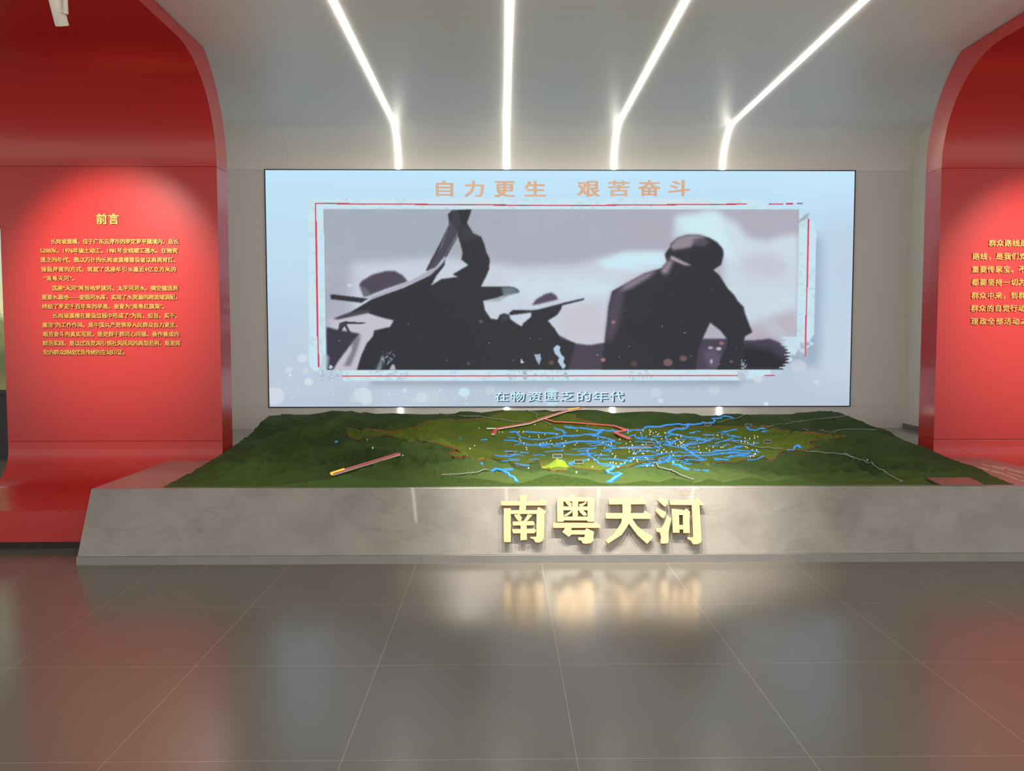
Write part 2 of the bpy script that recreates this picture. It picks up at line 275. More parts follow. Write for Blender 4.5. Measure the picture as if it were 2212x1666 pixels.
RIVERS = [(0.0125,[(2.219,8.293),(2.253,8.217),(2.295,8.173),(2.36,8.13)]),(0.014,[(2.249,8.162),(2.202,8.178),(2.147,8.166),(2.167,8.111),(2.134,8.081),(2.066,8.049),(2.003,8.034),(1.96,8.03),(1.916,8.022),(1.873,8.019),(1.83,8.013),(1.782,8.024),(1.729,8.012),(1.692,7.997),(1.64,7.986),(1.589,7.982),(1.544,7.984),(1.5,7.983),(1.454,7.979),(1.413,7.933),(1.377,7.919),(1.32,7.903),(1.266,7.899),(1.231,7.89)]),(0.0221,[(1.83,8.013),(1.869,7.998),(1.835,7.958),(1.795,7.928),(1.744,7.926),(1.692,7.914),(1.627,7.88),(1.66,7.838),(1.706,7.824),(1.752,7.811),(1.78,7.718),(1.832,7.696),(1.869,7.614),(1.888,7.439),(1.887,7.312)]),(0.0166,[(1.887,7.312),(1.81,7.251),(1.74,7.179),(1.681,7.152),(1.601,6.998),(1.572,6.81),(1.588,6.694),(1.559,6.4),(1.578,6.313)]),(0.0102,[(1.574,6.696),(1.607,6.686),(1.638,6.67),(1.673,6.668),(1.707,6.663),(1.738,6.65),(1.788,6.69),(1.832,6.713),(1.887,6.733),(1.937,6.733),(1.961,6.694),(1.989,6.67)]),(0.0128,[(1.308,6.293),(1.365,6.437),(1.404,6.429),(1.445,6.433),(1.503,6.506),(1.546,6.516),(1.581,6.492),(1.623,6.503),(1.659,6.492),(1.699,6.496),(1.74,6.525),(1.792,6.587),(1.831,6.604),(1.865,6.601),(1.893,6.578),(1.925,6.571),(1.958,6.565)]),(0.0086,[(1.772,6.697),(1.821,6.747),(1.857,6.745),(1.893,6.745),(1.926,6.733),(1.952,6.698),(1.98,6.671),(2.008,6.644),(2.029,6.596),(2.052,6.557),(2.08,6.533),(2.112,6.525)]),(0.0097,[(1.742,6.583),(1.79,6.596),(1.833,6.591),(1.904,6.636),(1.931,6.573),(1.963,6.535),(1.997,6.512),(2.037,6.51)]),(0.0108,[(1.8,6.338),(1.849,6.397),(1.908,6.484),(1.956,6.492),(2.002,6.489)]),(0.0143,[(1.359,6.473),(1.34,6.32),(1.292,6.247),(1.219,5.691),(1.258,5.621),(1.272,5.603),(1.318,5.6)]),(0.0061,[(1.355,5.607),(1.367,5.534)]),(0.0085,[(1.405,5.592),(1.448,5.578)]),(0.0138,[(0.622,7.968),(0.682,7.963),(0.742,7.959),(0.788,7.947),(0.833,7.928),(0.879,7.914),(0.937,7.915),(0.995,7.914),(1.051,7.898),(1.109,7.903),(1.151,7.909),(1.192,7.902),(1.231,7.89)]),(0.0277,[(0.993,7.9),(0.937,7.844),(0.905,7.783),(0.969,7.71),(1.017,7.584),(1.038,7.392),(0.977,7.338),(0.92,7.314),(0.882,7.336),(0.846,7.383),(0.808,7.416),(0.771,7.427),(0.732,7.43),(0.692,7.422),(0.65,7.383),(0.607,7.335),(0.568,7.318),(0.527,7.285),(0.488,7.274)]),(0.0119,[(0.513,7.647),(0.56,7.742),(0.606,7.808),(0.655,7.815),(0.704,7.814),(0.759,7.837),(0.813,7.837),(0.866,7.831),(0.918,7.825)]),(0.0103,[(0.533,7.942),(0.596,7.906),(0.618,7.864)]),(0.0108,[(0.932,7.231),(0.96,7.043),(1.006,6.953)]),(0.0119,[(0.815,6.941),(0.771,6.876),(0.727,6.8),(0.685,6.773),(0.642,6.732)]),(0.0123,[(0.727,6.8),(0.704,6.45),(0.721,6.337),(0.737,6.219),(0.735,6.042),(0.771,6.024),(0.807,6.009),(0.847,6.02)]),(0.0107,[(0.686,6.285),(0.647,6.226),(0.61,6.188),(0.567,6.137),(0.526,6.115),(0.507,6.038),(0.53,6.013)]),(0.0207,[(0.924,6.033),(0.872,5.933),(0.793,5.722),(0.743,5.618),(0.746,5.553),(0.774,5.541),(0.802,5.533),(0.825,5.496),(0.792,5.463),(0.757,5.422),(0.721,5.362),(0.742,5.348)]),(0.0077,[(1.067,6.968),(1.115,6.996),(1.162,7.013),(1.219,7.091),(1.275,7.154)]),(0.0076,[(1.162,7.013),(1.198,6.994),(1.229,6.946),(1.263,6.923)]),(0.0075,[(1.127,6.935),(1.124,6.784)]),(0.009,[(1.356,7.065),(1.354,6.868),(1.316,6.71)]),(0.0102,[(1.095,6.607),(1.154,6.711),(1.189,6.71),(1.224,6.708),(1.259,6.704),(1.284,6.614),(1.314,6.554)]),(0.0064,[(0.745,6.517),(0.789,6.526),(0.832,6.524),(0.873,6.506)]),(0.0061,[(0.779,6.291),(0.813,6.282),(0.849,6.291),(0.883,6.284),(0.913,6.247),(0.939,6.184),(0.971,6.166),(1.004,6.131)]),(0.0078,[(1.004,6.381),(1.044,6.379),(1.088,6.404),(1.128,6.437),(1.166,6.46),(1.206,6.492),(1.242,6.506),(1.287,6.561),(1.327,6.587),(1.37,6.627),(1.417,6.637),(1.465,6.648)]),(0.0069,[(1.241,6.29),(1.333,6.447)]),(0.0097,[(1.435,7.128),(1.483,7.159),(1.527,7.173),(1.573,7.279),(1.532,7.379),(1.593,7.753),(1.652,7.8)]),(0.0082,[(1.406,7.577),(1.432,7.384)]),(0.0084,[(1.367,7.81),(1.339,7.562),(1.409,7.771)]),(0.0084,[(1.221,7.718),(1.3,7.804),(1.277,7.618),(1.325,7.523)]),(0.0059,[(1.468,7.782),(1.515,7.792),(1.56,7.792)]),(0.0092,[(1.442,7.125),(1.472,7.091),(1.497,7.033),(1.523,6.981),(1.551,6.942),(1.576,6.89)]),(0.0094,[(1.8,7.333),(1.733,7.278),(1.656,7.176),(1.599,7.091),(1.55,7.036)]),(0.0085,[(2.107,7.789),(2.175,7.858),(2.22,7.84),(2.252,7.797),(2.293,7.782)]),(0.0098,[(2.14,7.584),(2.146,7.457),(2.178,7.42),(2.195,7.336)]),(0.0064,[(2.022,7.272),(2.065,7.276),(2.13,7.354)]),(0.0076,[(1.969,7.822),(2.024,7.815),(2.059,7.73)]),(0.0069,[(1.844,7.853),(1.895,7.86),(1.954,7.897)]),(0.0082,[(1.68,6.323),(1.711,6.298),(1.739,6.261),(1.774,6.252)]),(0.007,[(1.797,6.336),(1.855,6.375),(1.934,6.484)]),(0.0098,[(2.359,7.691),(2.39,7.606),(2.421,7.532),(2.451,7.52),(2.474,7.508)]),(0.0144,[(2.347,6.528),(2.33,6.4),(2.395,6.532),(2.43,6.531),(2.44,6.448)]),(0.0069,[(2.156,7.452),(2.192,7.336)]),(0.0053,[(2.074,7.188),(2.105,7.163),(2.141,7.153),(2.158,7.084),(2.212,7.135)]),(0.0062,[(2.424,7.436),(2.496,7.453)]),(0.0081,[(1.671,6.269),(1.73,6.258),(1.784,6.253)]),(0.0118,[(0.075,7.899),(0.133,7.9),(0.156,7.84),(0.201,7.687),(0.239,7.617),(0.276,7.534),(0.316,7.551),(0.356,7.563),(0.397,7.575),(0.439,7.618),(0.483,7.687),(0.528,7.761),(0.572,7.808),(0.615,7.83),(0.658,7.801),(0.7,7.757)]),(0.0103,[(0.231,7.884),(0.289,7.873),(0.346,7.877),(0.4,7.873),(0.453,7.862),(0.51,7.86),(0.567,7.849)]),(0.0143,[(0.024,7.508),(0.063,7.479),(0.102,7.46),(0.147,7.394),(0.192,7.332),(0.229,7.277),(0.262,7.15),(0.3,7.149),(0.336,7.129),(0.386,7.161),(0.437,7.199),(0.478,7.192),(0.518,7.172),(0.568,7.262),(0.617,7.324),(0.67,7.422)]),(0.0104,[(0.515,7.945),(0.588,7.919),(0.634,7.862)]),(0.0087,[(0.625,7.967),(0.672,7.963),(0.718,7.96)]),(0.0092,[(0.452,7.08),(0.497,7.029),(0.54,6.972)]),(0.0141,[(-0.053,6.433),(-0.006,6.397),(0.031,6.453),(0.068,6.451),(0.131,6.564)]),(0.0102,[(0.154,6.676),(0.192,6.673),(0.23,6.662)]),(0.0131,[(0.108,6.044),(0.144,5.953),(0.175,5.962),(0.207,5.972)]),(0.0116,[(-0.197,7.565),(-0.146,7.595)]),(0.0073,[(-0.394,7.413),(-0.377,7.415)]),(0.0055,[(-0.148,5.547),(-0.131,5.556)]),(0.0073,[(-0.075,5.509),(-0.038,5.534),(0.0,5.553),(0.041,5.564),(0.082,5.576)]),(0.0154,[(0.006,5.537),(0.046,5.531),(0.051,5.438),(0.086,5.439),(0.09,5.366),(0.112,5.346)]),(0.0106,[(0.508,6.057),(0.551,6.103)]),(0.0103,[(-1.427,6.861),(-1.403,6.874)])]
ROADS = [[(2.179,8.059),(2.236,8.071),(2.292,8.079),(2.358,8.107),(2.418,8.114),(2.538,8.224)],[(2.511,7.561),(2.581,7.588),(2.691,7.75),(2.81,7.79),(2.894,7.855),(2.976,7.911),(3.027,7.885),(3.165,7.966),(3.223,7.924),(3.295,7.92),(3.352,7.894),(3.422,7.901)],[(2.873,7.639),(2.685,6.892),(2.753,6.908),(2.824,6.93),(3.095,7.449),(3.158,7.454),(3.202,7.371),(3.245,7.314),(3.278,7.236),(3.301,7.139),(3.348,7.118)],[(2.023,7.164),(2.063,7.062),(2.07,6.853),(2.115,6.779),(2.146,6.667),(2.184,6.628),(2.221,6.589),(2.258,6.55),(2.305,6.542)],[(2.585,6.001),(2.586,5.961),(2.612,5.939),(2.635,5.819),(2.629,5.731),(2.646,5.647),(2.63,5.54),(2.661,5.49),(2.684,5.414),(2.701,5.351)],[(2.414,6.364),(2.402,6.194),(2.445,6.168),(2.477,6.057),(2.549,6.108),(2.542,5.969),(2.586,5.956),(2.625,5.898)],[(1.13,6.013),(1.117,5.687),(1.151,5.633),(1.19,5.607),(1.215,5.559),(1.23,5.47),(1.262,5.419),(1.291,5.359)],[(-0.401,5.32),(-0.365,5.341),(-0.329,5.357),(-0.294,5.398),(-0.246,5.412),(-0.2,5.45),(-0.165,5.443),(-0.131,5.461),(-0.092,5.497)],[(0.251,8.246),(0.3,8.196),(0.342,8.169),(0.366,8.143),(0.347,8.095),(0.38,8.064),(0.444,8.008),(0.501,7.976)],[(-0.643,8.242),(-0.528,8.195)],[(-0.441,8.147),(-0.346,8.111),(-0.287,8.13),(-0.228,8.146),(-0.168,8.118),(-0.109,8.092),(-0.047,8.069),(0.015,8.052),(0.076,8.041),(0.132,8.043),(0.188,8.03),(0.244,8.019)]]
BORDER = [(-1.493,7.72),(-1.465,7.733),(-1.429,7.708),(-1.38,7.61),(-1.387,7.817),(-1.318,7.605),(-1.267,7.483),(-1.234,7.488),(-1.199,7.48),(-1.166,7.484),(-1.133,7.483),(-1.1,7.49),(-1.066,7.489),(-1.028,7.491),(-0.988,7.486),(-0.956,7.527),(-0.962,7.877),(-0.927,7.862),(-0.897,7.884),(-0.863,7.884),(-0.828,7.891),(-0.799,7.968),(-0.772,8.071),(-0.736,8.068),(-0.7,8.067),(-0.664,8.06),(-0.629,8.112),(-0.591,8.127),(-0.552,8.127),(-0.519,8.129),(-0.484,8.119),(-0.448,8.087),(-0.414,8.067),(-0.38,8.067),(-0.347,8.076),(-0.313,8.081),(-0.28,8.09),(-0.246,8.11),(-0.213,8.124),(-0.179,8.125),(-0.145,8.124),(-0.111,8.143),(-0.076,8.169),(-0.042,8.189),(-0.008,8.201),(0.027,8.243),(0.062,8.289),(0.746,8.169),(0.745,8.103),(0.777,8.092),(0.808,8.071),(0.839,8.049),(0.871,8.032),(0.903,8.025),(0.934,8.006),(0.966,8.001),(0.998,7.992),(1.033,7.986),(1.068,7.977),(1.103,7.975),(1.138,7.97),(1.173,7.967),(1.207,7.955),(1.239,7.931),(1.272,7.926),(1.306,7.932),(1.343,7.95),(1.377,7.953),(1.409,7.943),(1.445,7.958),(1.48,7.965),(1.514,7.967),(1.548,7.968),(1.582,7.97),(1.615,7.968),(1.648,7.967),(1.682,7.968),(1.717,7.972),(1.752,7.978),(1.788,7.989),(1.822,7.99),(1.855,7.986),(1.891,7.995),(1.923,7.988),(1.959,7.997),(1.993,8.001),(2.023,7.988),(2.056,7.988),(2.092,7.998),(2.125,7.996),(2.157,7.991),(2.188,7.985),(2.217,7.968),(2.249,7.965),(2.273,7.934),(2.297,7.902),(2.321,7.87),(2.331,7.795),(2.355,7.767),(2.373,7.72),(2.401,7.709),(2.43,7.699),(2.455,7.677),(2.463,7.604),(2.494,7.601),(2.526,7.603),(2.554,7.589),(2.578,7.563),(2.611,7.563),(2.639,7.549),(2.639,7.457),(2.666,7.447),(2.677,7.394),(2.589,7.073),(2.611,7.053),(2.62,7.001),(2.612,6.904),(2.636,6.893),(2.665,6.89),(2.692,6.885),(2.72,6.883),(2.749,6.882),(2.768,6.857),(2.775,6.802),(2.799,6.79),(2.896,6.944),(3.082,7.307),(3.105,7.277),(3.119,7.23),(3.131,7.177),(3.108,7.195),(2.913,6.812),(2.878,6.797),(2.804,6.692),(2.764,6.667),(2.731,6.66),(2.706,6.671),(2.691,6.706),(2.637,6.647),(2.624,6.689),(2.604,6.714),(2.557,6.64),(2.577,6.612),(2.579,6.539),(2.522,6.467),(2.479,6.429),(2.428,6.37),(2.398,6.369),(2.39,6.429),(2.357,6.418),(2.31,6.372),(2.335,6.524),(2.306,6.53),(2.217,6.351),(2.111,6.119),(2.056,5.987),(2.008,5.968),(2.032,6.103),(2.041,6.219),(2.028,6.268),(1.996,6.26),(1.965,6.253),(1.932,6.242),(1.901,6.223),(1.873,6.212),(1.844,6.2),(1.809,6.166),(1.775,6.163),(1.746,6.172),(1.713,6.17),(1.674,6.148),(1.629,6.099),(1.63,6.213),(1.487,5.73),(1.491,5.833),(1.544,6.132),(1.543,6.227),(1.53,6.28),(1.518,6.34),(1.502,6.387),(1.481,6.414),(1.442,6.36),(1.399,6.292),(1.252,5.739),(1.334,6.243),(1.308,6.255),(1.281,6.264),(1.254,6.271),(1.225,6.271),(1.197,6.272),(1.162,6.225),(1.13,6.193),(1.099,6.165),(1.066,6.119),(1.035,6.086),(1.0,6.032),(0.944,5.92),(0.879,5.653),(0.859,5.673),(0.839,5.693),(0.818,5.714),(0.794,5.709),(0.773,5.723),(0.738,5.63),(0.727,5.728),(0.704,5.726),(0.678,5.759),(0.652,5.795),(0.63,5.815),(0.609,5.841),(0.587,5.852),(0.564,5.859),(0.541,5.868),(0.52,5.903),(0.462,5.651),(0.435,5.633),(0.4,5.499),(0.378,5.535),(0.349,5.53),(0.328,5.66),(0.289,5.735),(0.293,6.025),(0.294,6.265),(0.267,6.2),(0.241,6.155),(0.216,6.128),(0.19,6.058),(0.165,6.009),(0.14,5.946),(0.116,5.921),(0.091,6.065),(0.064,6.185),(0.037,6.209),(0.01,6.222),(-0.018,6.253),(-0.045,6.261),(-0.073,6.272),(-0.102,6.195),(-0.12,5.597),(-0.147,5.566),(-0.174,5.578),(-0.212,5.951),(-0.225,5.625),(-0.248,5.594),(-0.274,5.636),(-0.299,5.644),(-0.324,5.659),(-0.352,5.779),(-0.4,6.189),(-0.422,6.192),(-0.398,6.218),(-0.372,6.227),(-0.347,6.235),(-0.32,6.229),(-0.362,6.393),(-0.395,6.397),(-0.425,6.393),(-0.453,6.379),(-0.483,6.379),(-0.513,6.389),(-0.541,6.398),(-0.57,6.409),(-0.598,6.415),(-0.647,6.636),(-0.676,6.637),(-0.708,6.667),(-0.702,6.389),(-0.716,6.301),(-0.796,6.763),(-0.825,6.73),(-0.916,7.185),(-0.954,7.214),(-0.996,7.274),(-1.043,7.365),(-1.091,7.453),(-1.123,7.439),(-1.151,7.407),(-1.182,7.391),(-1.175,7.143),(-1.202,7.113),(-1.229,7.084),(-1.244,7.054),(-1.287,7.104),(-1.322,7.107),(-1.356,7.111),(-1.371,7.139),(-1.493,7.72)]
DOTS = [(1.644,7.276),(1.577,6.962),(1.539,7.852),(1.803,7.954),(1.104,7.503),(1.613,7.867),(1.39,6.477),(0.987,7.189),(0.916,7.623),(0.817,6.58),(1.107,6.612),(1.377,6.683),(1.095,7.923),(1.459,7.872),(1.511,7.552),(1.176,6.625),(1.394,7.895),(0.994,7.27),(1.262,7.127),(1.159,7.089),(1.162,7.131),(1.604,7.875),(1.178,7.336),(1.523,7.817),(1.287,7.136),(1.666,7.646),(1.489,7.859),(1.366,7.853),(1.648,7.475),(1.593,7.557),(1.657,7.567),(1.128,7.243),(1.427,6.715),(1.462,7.913),(1.446,7.815),(1.327,6.63),(1.264,7.184),(0.92,7.281),(0.95,7.113),(1.101,6.91),(0.984,7.906),(1.426,7.324),(1.225,6.716),(1.182,6.828),(1.167,6.644),(1.518,7.881),(1.069,6.705),(1.239,7.852),(1.299,7.581),(1.403,7.487),(1.119,7.562),(1.105,6.678),(1.613,7.095),(0.894,6.959),(1.308,6.737),(1.246,7.917),(1.472,7.889),(1.378,6.786),(1.089,6.622),(0.914,6.599),(0.411,7.358),(0.55,7.095),(0.743,7.905),(0.168,7.618),(0.174,7.452),(0.455,7.462),(0.423,7.833),(0.682,7.393),(0.168,7.878),(0.535,7.835),(0.378,7.342),(0.34,7.165),(0.57,7.603),(0.267,7.745),(0.555,7.091),(0.208,7.882),(0.557,7.278),(0.2,7.292),(0.592,7.406),(0.357,7.698),(0.351,7.257),(0.355,7.799),(0.653,7.161),(0.685,7.312),(0.216,7.892),(0.455,7.252),(2.075,6.737),(2.283,7.204),(1.64,7.357),(1.678,7.376),(1.532,7.303),(1.399,7.046),(2.171,6.877),(1.904,6.934),(2.074,6.6),(2.126,7.083),(2.246,7.228),(1.681,6.806),(1.579,6.65),(2.219,7.282),(1.747,7.799),(2.155,7.075),(1.816,7.414),(1.513,7.19),(1.578,7.023),(1.562,7.08),(2.2,6.962),(2.3,7.265),(1.845,6.966),(2.037,6.405),(1.753,6.74),(2.104,6.58),(2.03,6.404),(1.771,6.906),(1.572,7.224),(2.072,6.78),(1.776,7.712),(1.73,7.715),(1.637,7.292),(1.331,6.648),(1.728,7.013),(2.066,7.486),(1.568,7.64),(2.31,7.201),(1.655,6.652),(2.075,7.705),(2.155,6.989),(1.588,7.347),(2.061,7.619),(1.918,6.922),(1.621,7.237),(1.713,7.813),(0.963,6.168),(1.143,6.345),(0.864,6.044),(0.675,6.235),(1.044,6.304),(0.829,6.105),(0.83,5.93),(1.072,5.892),(0.903,6.384),(0.999,6.192),(0.903,6.06),(1.094,5.778),(0.67,5.908),(1.032,6.261),(1.05,6.185),(0.941,6.106),(0.723,6.235),(0.92,6.462),(1.058,6.256),(0.834,5.701),(1.148,6.286),(0.851,6.114),(-0.261,6.549),(-0.237,6.959),(0.196,5.884),(1.956,6.272),(1.981,6.27),(2.66,5.785),(0.005,7.895),(-0.027,7.899),(0.328,7.993),(-0.225,7.96),(0.213,6.958),(0.214,6.85),(-0.967,6.01),(-1.186,7.071),(-0.722,5.84),(0.527,5.646)]
TAGS = [(0.071,6.513),(0.403,5.794),(2.057,7.981),(1.943,7.454),(1.313,7.084),(0.581,6.041),(2.374,7.685),(2.264,6.801)]
BAR_WEST = [(-1.162,5.488),(-0.755,5.892)]
BAR_NORTH = [(-0.085,7.801),(-0.05,7.918),(0.276,7.992),(0.419,8.06),(0.662,8.19),(0.852,8.283)]
BAR_BRANCH = [(0.428,8.056),(0.529,8.023),(0.723,8.014),(1.118,7.965),(1.227,7.884),(1.107,7.843),(1.185,7.439)]
# platform of the same stone behind and between the panels
pf = MB().box((-3.158, 6.80, 0), (4.438, YB-.002, .45)); pf.box((-2.268, 6.534, 0), (3.548, 6.80, .45))
pf.build('floor_platform', m_stone)['kind'] = 'structure'

# ================================================================ stone plinth
plinth = tag(empty('stone_plinth', (.65, 5.8, 0)), 'long low grey marble plinth with a sloped polished front carrying four big cream-gold characters', 'plinth')
PX0, PX1 = -2.70, 4.0
o = MB().prism(PX0, PX1, [(5.085, .052), (5.285, .45), (6.529, .45), (6.529, .052)]).build('block', m_stone, plinth); bevel(o, .004)
m_kick, nt, b = new_mat('honed_stone_kick'); p = pos(nt)
nt.links.new(mix_rgb(nt, noise(nt, p, 6, 6, .6, .5), (.20, .20, .195, 1), (.29, .285, .275, 1)), b.inputs['Base Color']); b.inputs['Roughness'].default_value = .5
MB().box((PX0, 5.072, .0), (PX1, 6.52, .052)).build('skirting', m_kick, plinth)
# the sloped face: a -> along x, s -> up the slope
SL0 = Vector((0, 5.085, .052)); SL1 = Vector((0, 5.285, .45)); SLD = (SL1-SL0).normalized(); SLN = Vector((0, -SLD.z, SLD.y))
def cam_ray(px, py):
    u = (px-1106)/F_PX; v = (py-833)/F_PX; return (_r2*u+_d2*v+_fw)
def on_slope(px, py, off):
    """where a sight line meets the plane held 'off' in front of the sloped face -> (x, distance up the slope)"""
    d = cam_ray(px, py); o = Vector((0, 0, CAM_Z)); q = SL0+SLN*off
    t = (q-o).dot(SLN)/d.dot(SLN); h = o+d*t; return h.x, (h-q).dot(SLD)
GLYPHS = {
 'nan': [[(358,127),(420,127),(413,195),(407,270),(345,270),(352,195)], [(175,182),(535,182),(548,150),(602,190),(596,222),(185,222)], [(205,248),(270,248),(270,558),(207,558)],
   [(207,265),(515,265),(525,235),(590,272),(585,300),(207,300)], [(510,262),(525,235),(590,275),(578,305),(574,520),(560,548),(528,563),(495,560),(478,530),(448,522),(448,512),(500,510),(505,500),(507,300)],
   [(298,308),(350,303),(372,335),(362,365),(338,365),(318,340)], [(425,303),(468,310),(440,345),(410,372),(385,368),(405,340)], [(285,370),(475,366),(490,385),(482,404),(290,406)],
   [(280,440),(470,436),(478,425),(505,452),(488,478),(290,478)], [(360,365),(415,365),(418,538),(358,542)]],
 'yue': [[(810,118),(878,122),(858,155),(798,155)], [(695,145),(752,145),(755,370),(697,372)], [(695,145),(965,148),(975,135),(1045,165),(1040,185),(695,185)], [(975,140),(1040,168),(1035,372),(975,372)],
   [(697,325),(1035,325),(1037,372),(975,372),(972,360),(757,358),(755,372),(697,372)], [(835,185),(888,185),(885,325),(838,325)], [(752,232),(972,232),(978,248),(972,266),(757,266)],
   [(768,188),(800,186),(830,200),(828,228),(808,232),(785,210)], [(962,186),(968,200),(925,232),(900,228),(895,212),(925,205)], [(835,262),(828,290),(790,318),(760,322),(758,312),(800,285)],
   [(893,262),(930,262),(968,300),(965,315),(940,318),(905,285)], [(655,382),(1035,382),(1050,370),(1092,405),(1088,428),(660,428)],
   [(770,428),(828,428),(825,450),(950,450),(965,432),(1035,465),(1030,490),(1028,545),(1005,568),(960,574),(930,568),(918,545),(890,540),(890,515),(945,515),(952,490),(830,488),(802,510),(742,465),(755,450)]],
 'tian': [[(1168,160),(1448,160),(1460,138),(1520,185),(1510,210),(1175,212)], [(1140,292),(1490,292),(1502,268),(1560,310),(1548,345),(1145,342)],
   [(1295,205),(1372,208),(1375,260),(1365,330),(1350,400),(1290,490),(1165,572),(1140,545),(1220,480),(1285,380),(1298,290)], [(1365,335),(1385,342),(1430,410),(1490,460),(1582,510),(1522,574),(1440,500),(1385,430),(1350,382)]],
 'he': [[(1640,140),(1710,172),(1712,188),(1692,232),(1678,228),(1622,175)], [(1612,242),(1692,282),(1695,300),(1672,340),(1655,330),(1598,272)],
   [(1708,320),(1745,340),(1718,470),(1720,555),(1710,570),(1650,572),(1645,545),(1652,510),(1640,470),(1608,462),(1605,432),(1650,432),(1675,395)],
   [(1725,170),(1968,172),(1985,155),(2042,205),(2035,220),(1735,216)], [(1932,205),(2002,205),(2006,260),(2024,545),(2015,562),(1985,578),(1945,578),(1925,545),(1895,530),(1892,512),(1938,517),(1946,505)],
   [(1748,252),(1812,258),(1820,472),(1760,472)], [(1748,252),(1868,265),(1880,248),(1918,282),(1912,310),(1750,308)], [(1850,300),(1912,300),(1915,475),(1855,475)], [(1812,402),(1860,402),(1860,442),(1815,442)]]}
LBL = {'nan': 'leftmost of the four cream-gold characters, 南', 'yue': 'second of the four cream-gold characters, 粤', 'tian': 'third of the four cream-gold characters, 天', 'he': 'rightmost of the four cream-gold characters, 河'}
m_edge = plain('letter_return_edge', (.42, .27, .11, 1), .35, .3)
BACK_OFF, FACE_OFF = .018, .046
for key, polys in GLYPHS.items():
    mb = MB(); nface = 0; faces = []
    for ki, pl in enumerate(polys):
        lift_ = FACE_OFF+.00015*ki           # brush strokes overlap like inlaid pieces, a hair apart
        q = [on_slope(1040+a*.23508, 1040+c*.23508, FACE_OFF) for a, c in pl]
        n = len(q)
        f = [Vector((a, 0, 0))+SL0+SLN*lift_+SLD*s for a, s in q]; k = [Vector((a, 0, 0))+SL0+SLN*(BACK_OFF-.00015*ki)+SLD*s for a, s in q]
        base_i = len(mb.f)
        mb.add(f+k, [tuple(range(n)), tuple(range(2*n-1, n-1, -1))]+[(i, (i+1) % n, n+(i+1) % n, n+i) for i in range(n)]); faces.append(base_i)
    # stand-off pins reach the stone
    for pl in polys[:3]:
        a = sum(t[0] for t in pl)/len(pl); c = sum(t[1] for t in pl)/len(pl); a, s = on_slope(1040+a*.23508, 1040+c*.23508, BACK_OFF)
        mb.tube([Vector((a, 0, 0))+SL0+SLN*-.002+SLD*s, Vector((a, 0, 0))+SL0+SLN*(BACK_OFF+.002)+SLD*s], .004, 8)
    me = mb.mesh('raised_character'); me.materials.append(m_cream); me.materials.append(m_edge)
    for pol in me.polygons: pol.material_index = 0 if abs(pol.normal.dot(SLN)) > .9 else 1
    link('raised_character', me, None, plinth)['label'] = LBL[key]

# pale inlaid lines of lettering on the right end of the plinth top
m_inlay = plain('pale_inlay', (.75, .66, .55, 1), .5)
mb = MB(); rnd = random.Random(3)
for xx, runs in ((3.76, [(5.95, 6.10), (6.13, 6.22)]), (3.80, [(5.62, 5.74), (5.77, 5.95), (6.0, 6.14)]), (3.84, [(5.55, 5.8), (5.84, 6.08)]), (3.66, [(5.78, 5.92), (5.95, 6.05)]), (3.63, [(5.62, 5.75), (5.78, 5.9), (5.93, 6.04)]), (3.70, [(5.50, 5.6), (5.63, 5.8)]), (3.60, [(5.42, 5.5), (5.53, 5.6)])):
    for y0, y1 in runs:
        t = y0
        while t < y1:
            e = min(y1, t+rnd.uniform(.03, .07)); mb.box((xx-.0055, t, .4495), (xx+.0055, e, .4508)); t = e+.006
mb.build('inlaid_lettering', m_inlay, plinth)['label'] = 'pale rows of lettering along the right end of the plinth top'

# ================================================================ red C-shaped display panels
def arc(cy, cz, r, a0, a1, n, zmax=9): return [(cy+r*math.cos(a), min(cz+r*math.sin(a), zmax)) for a in np.linspace(a0, a1, n)]
Y1, Y2, ZS0, ZS1 = 6.55, 6.795, .606, 2.808
def red_panel(x0, x1, label):
    t = tag(empty('display_panel', ((x0+x1)/2, 6.2, 0)), label, 'panel')
    n = 17
    inner = [(5.45, .27), (6.0, .27)]+arc(6.27, .55, .28, -math.pi/2, 0, n)+[(Y1, ZS0-.0015)]
    out = [(5.45, .055), (6.0, .055)]+[(6.27+(Y2-6.27)*k/(n-1), .055) for k in range(n)]+[(Y2, ZS0-.0015)]
    cx0, cx1 = (x0, PX0-.004) if x1 < 0 else (PX1+.004, x1)      # the foot stops at the plinth, the upright goes on behind it
    mb = MB().shell(cx0, cx1, inner, out)
    up = [q_ for q_ in inner if q_[1] > .447 and q_[0] > 6.3]; up = [(6.27+math.sqrt(.28**2-(.55-.446)**2), .446)]+up
    mb.shell(cx1 if x1 < 0 else x0, x1 if x1 < 0 else cx0, up, [(Y2, q_[1]) for q_ in up])
    o = mb.build('lower_shell', m_red, t, True); o.modifiers.new('es', 'EDGE_SPLIT').split_angle = .6
    MB().box((x0, Y1, ZS0+.0015), (x1, Y2, ZS1-.0015)).build('middle_shell', m_red, t)
    n = 33
    inner = [(Y1, ZS1+.0015)]+arc(5.805, 2.812, .745, 0, math.pi/2, n)+[(5.0, 3.557), (4.55, 3.557)]
    out = [(Y2, ZS1+.0015)]+arc(5.805, 2.812, .99, 0, math.pi/2, n, 3.652)+[(5.0, 3.652), (4.55, 3.652)]
    o = MB().shell(x0, x1, inner, out).build('upper_shell', m_red, t, True); o.modifiers.new('es', 'EDGE_SPLIT').split_angle = .6
    MB().box((cx0, 5.49, 0), (cx1, 6.78, .055)).build('toe_kick', m_black, t)
    return t
panel_l = red_panel(-4.005, -2.273, 'tall red curved display panel headed 前言, with the long gold text')
panel_r = red_panel(3.555, 5.29, 'tall red curved display panel with seven lines of larger gold text and no heading')
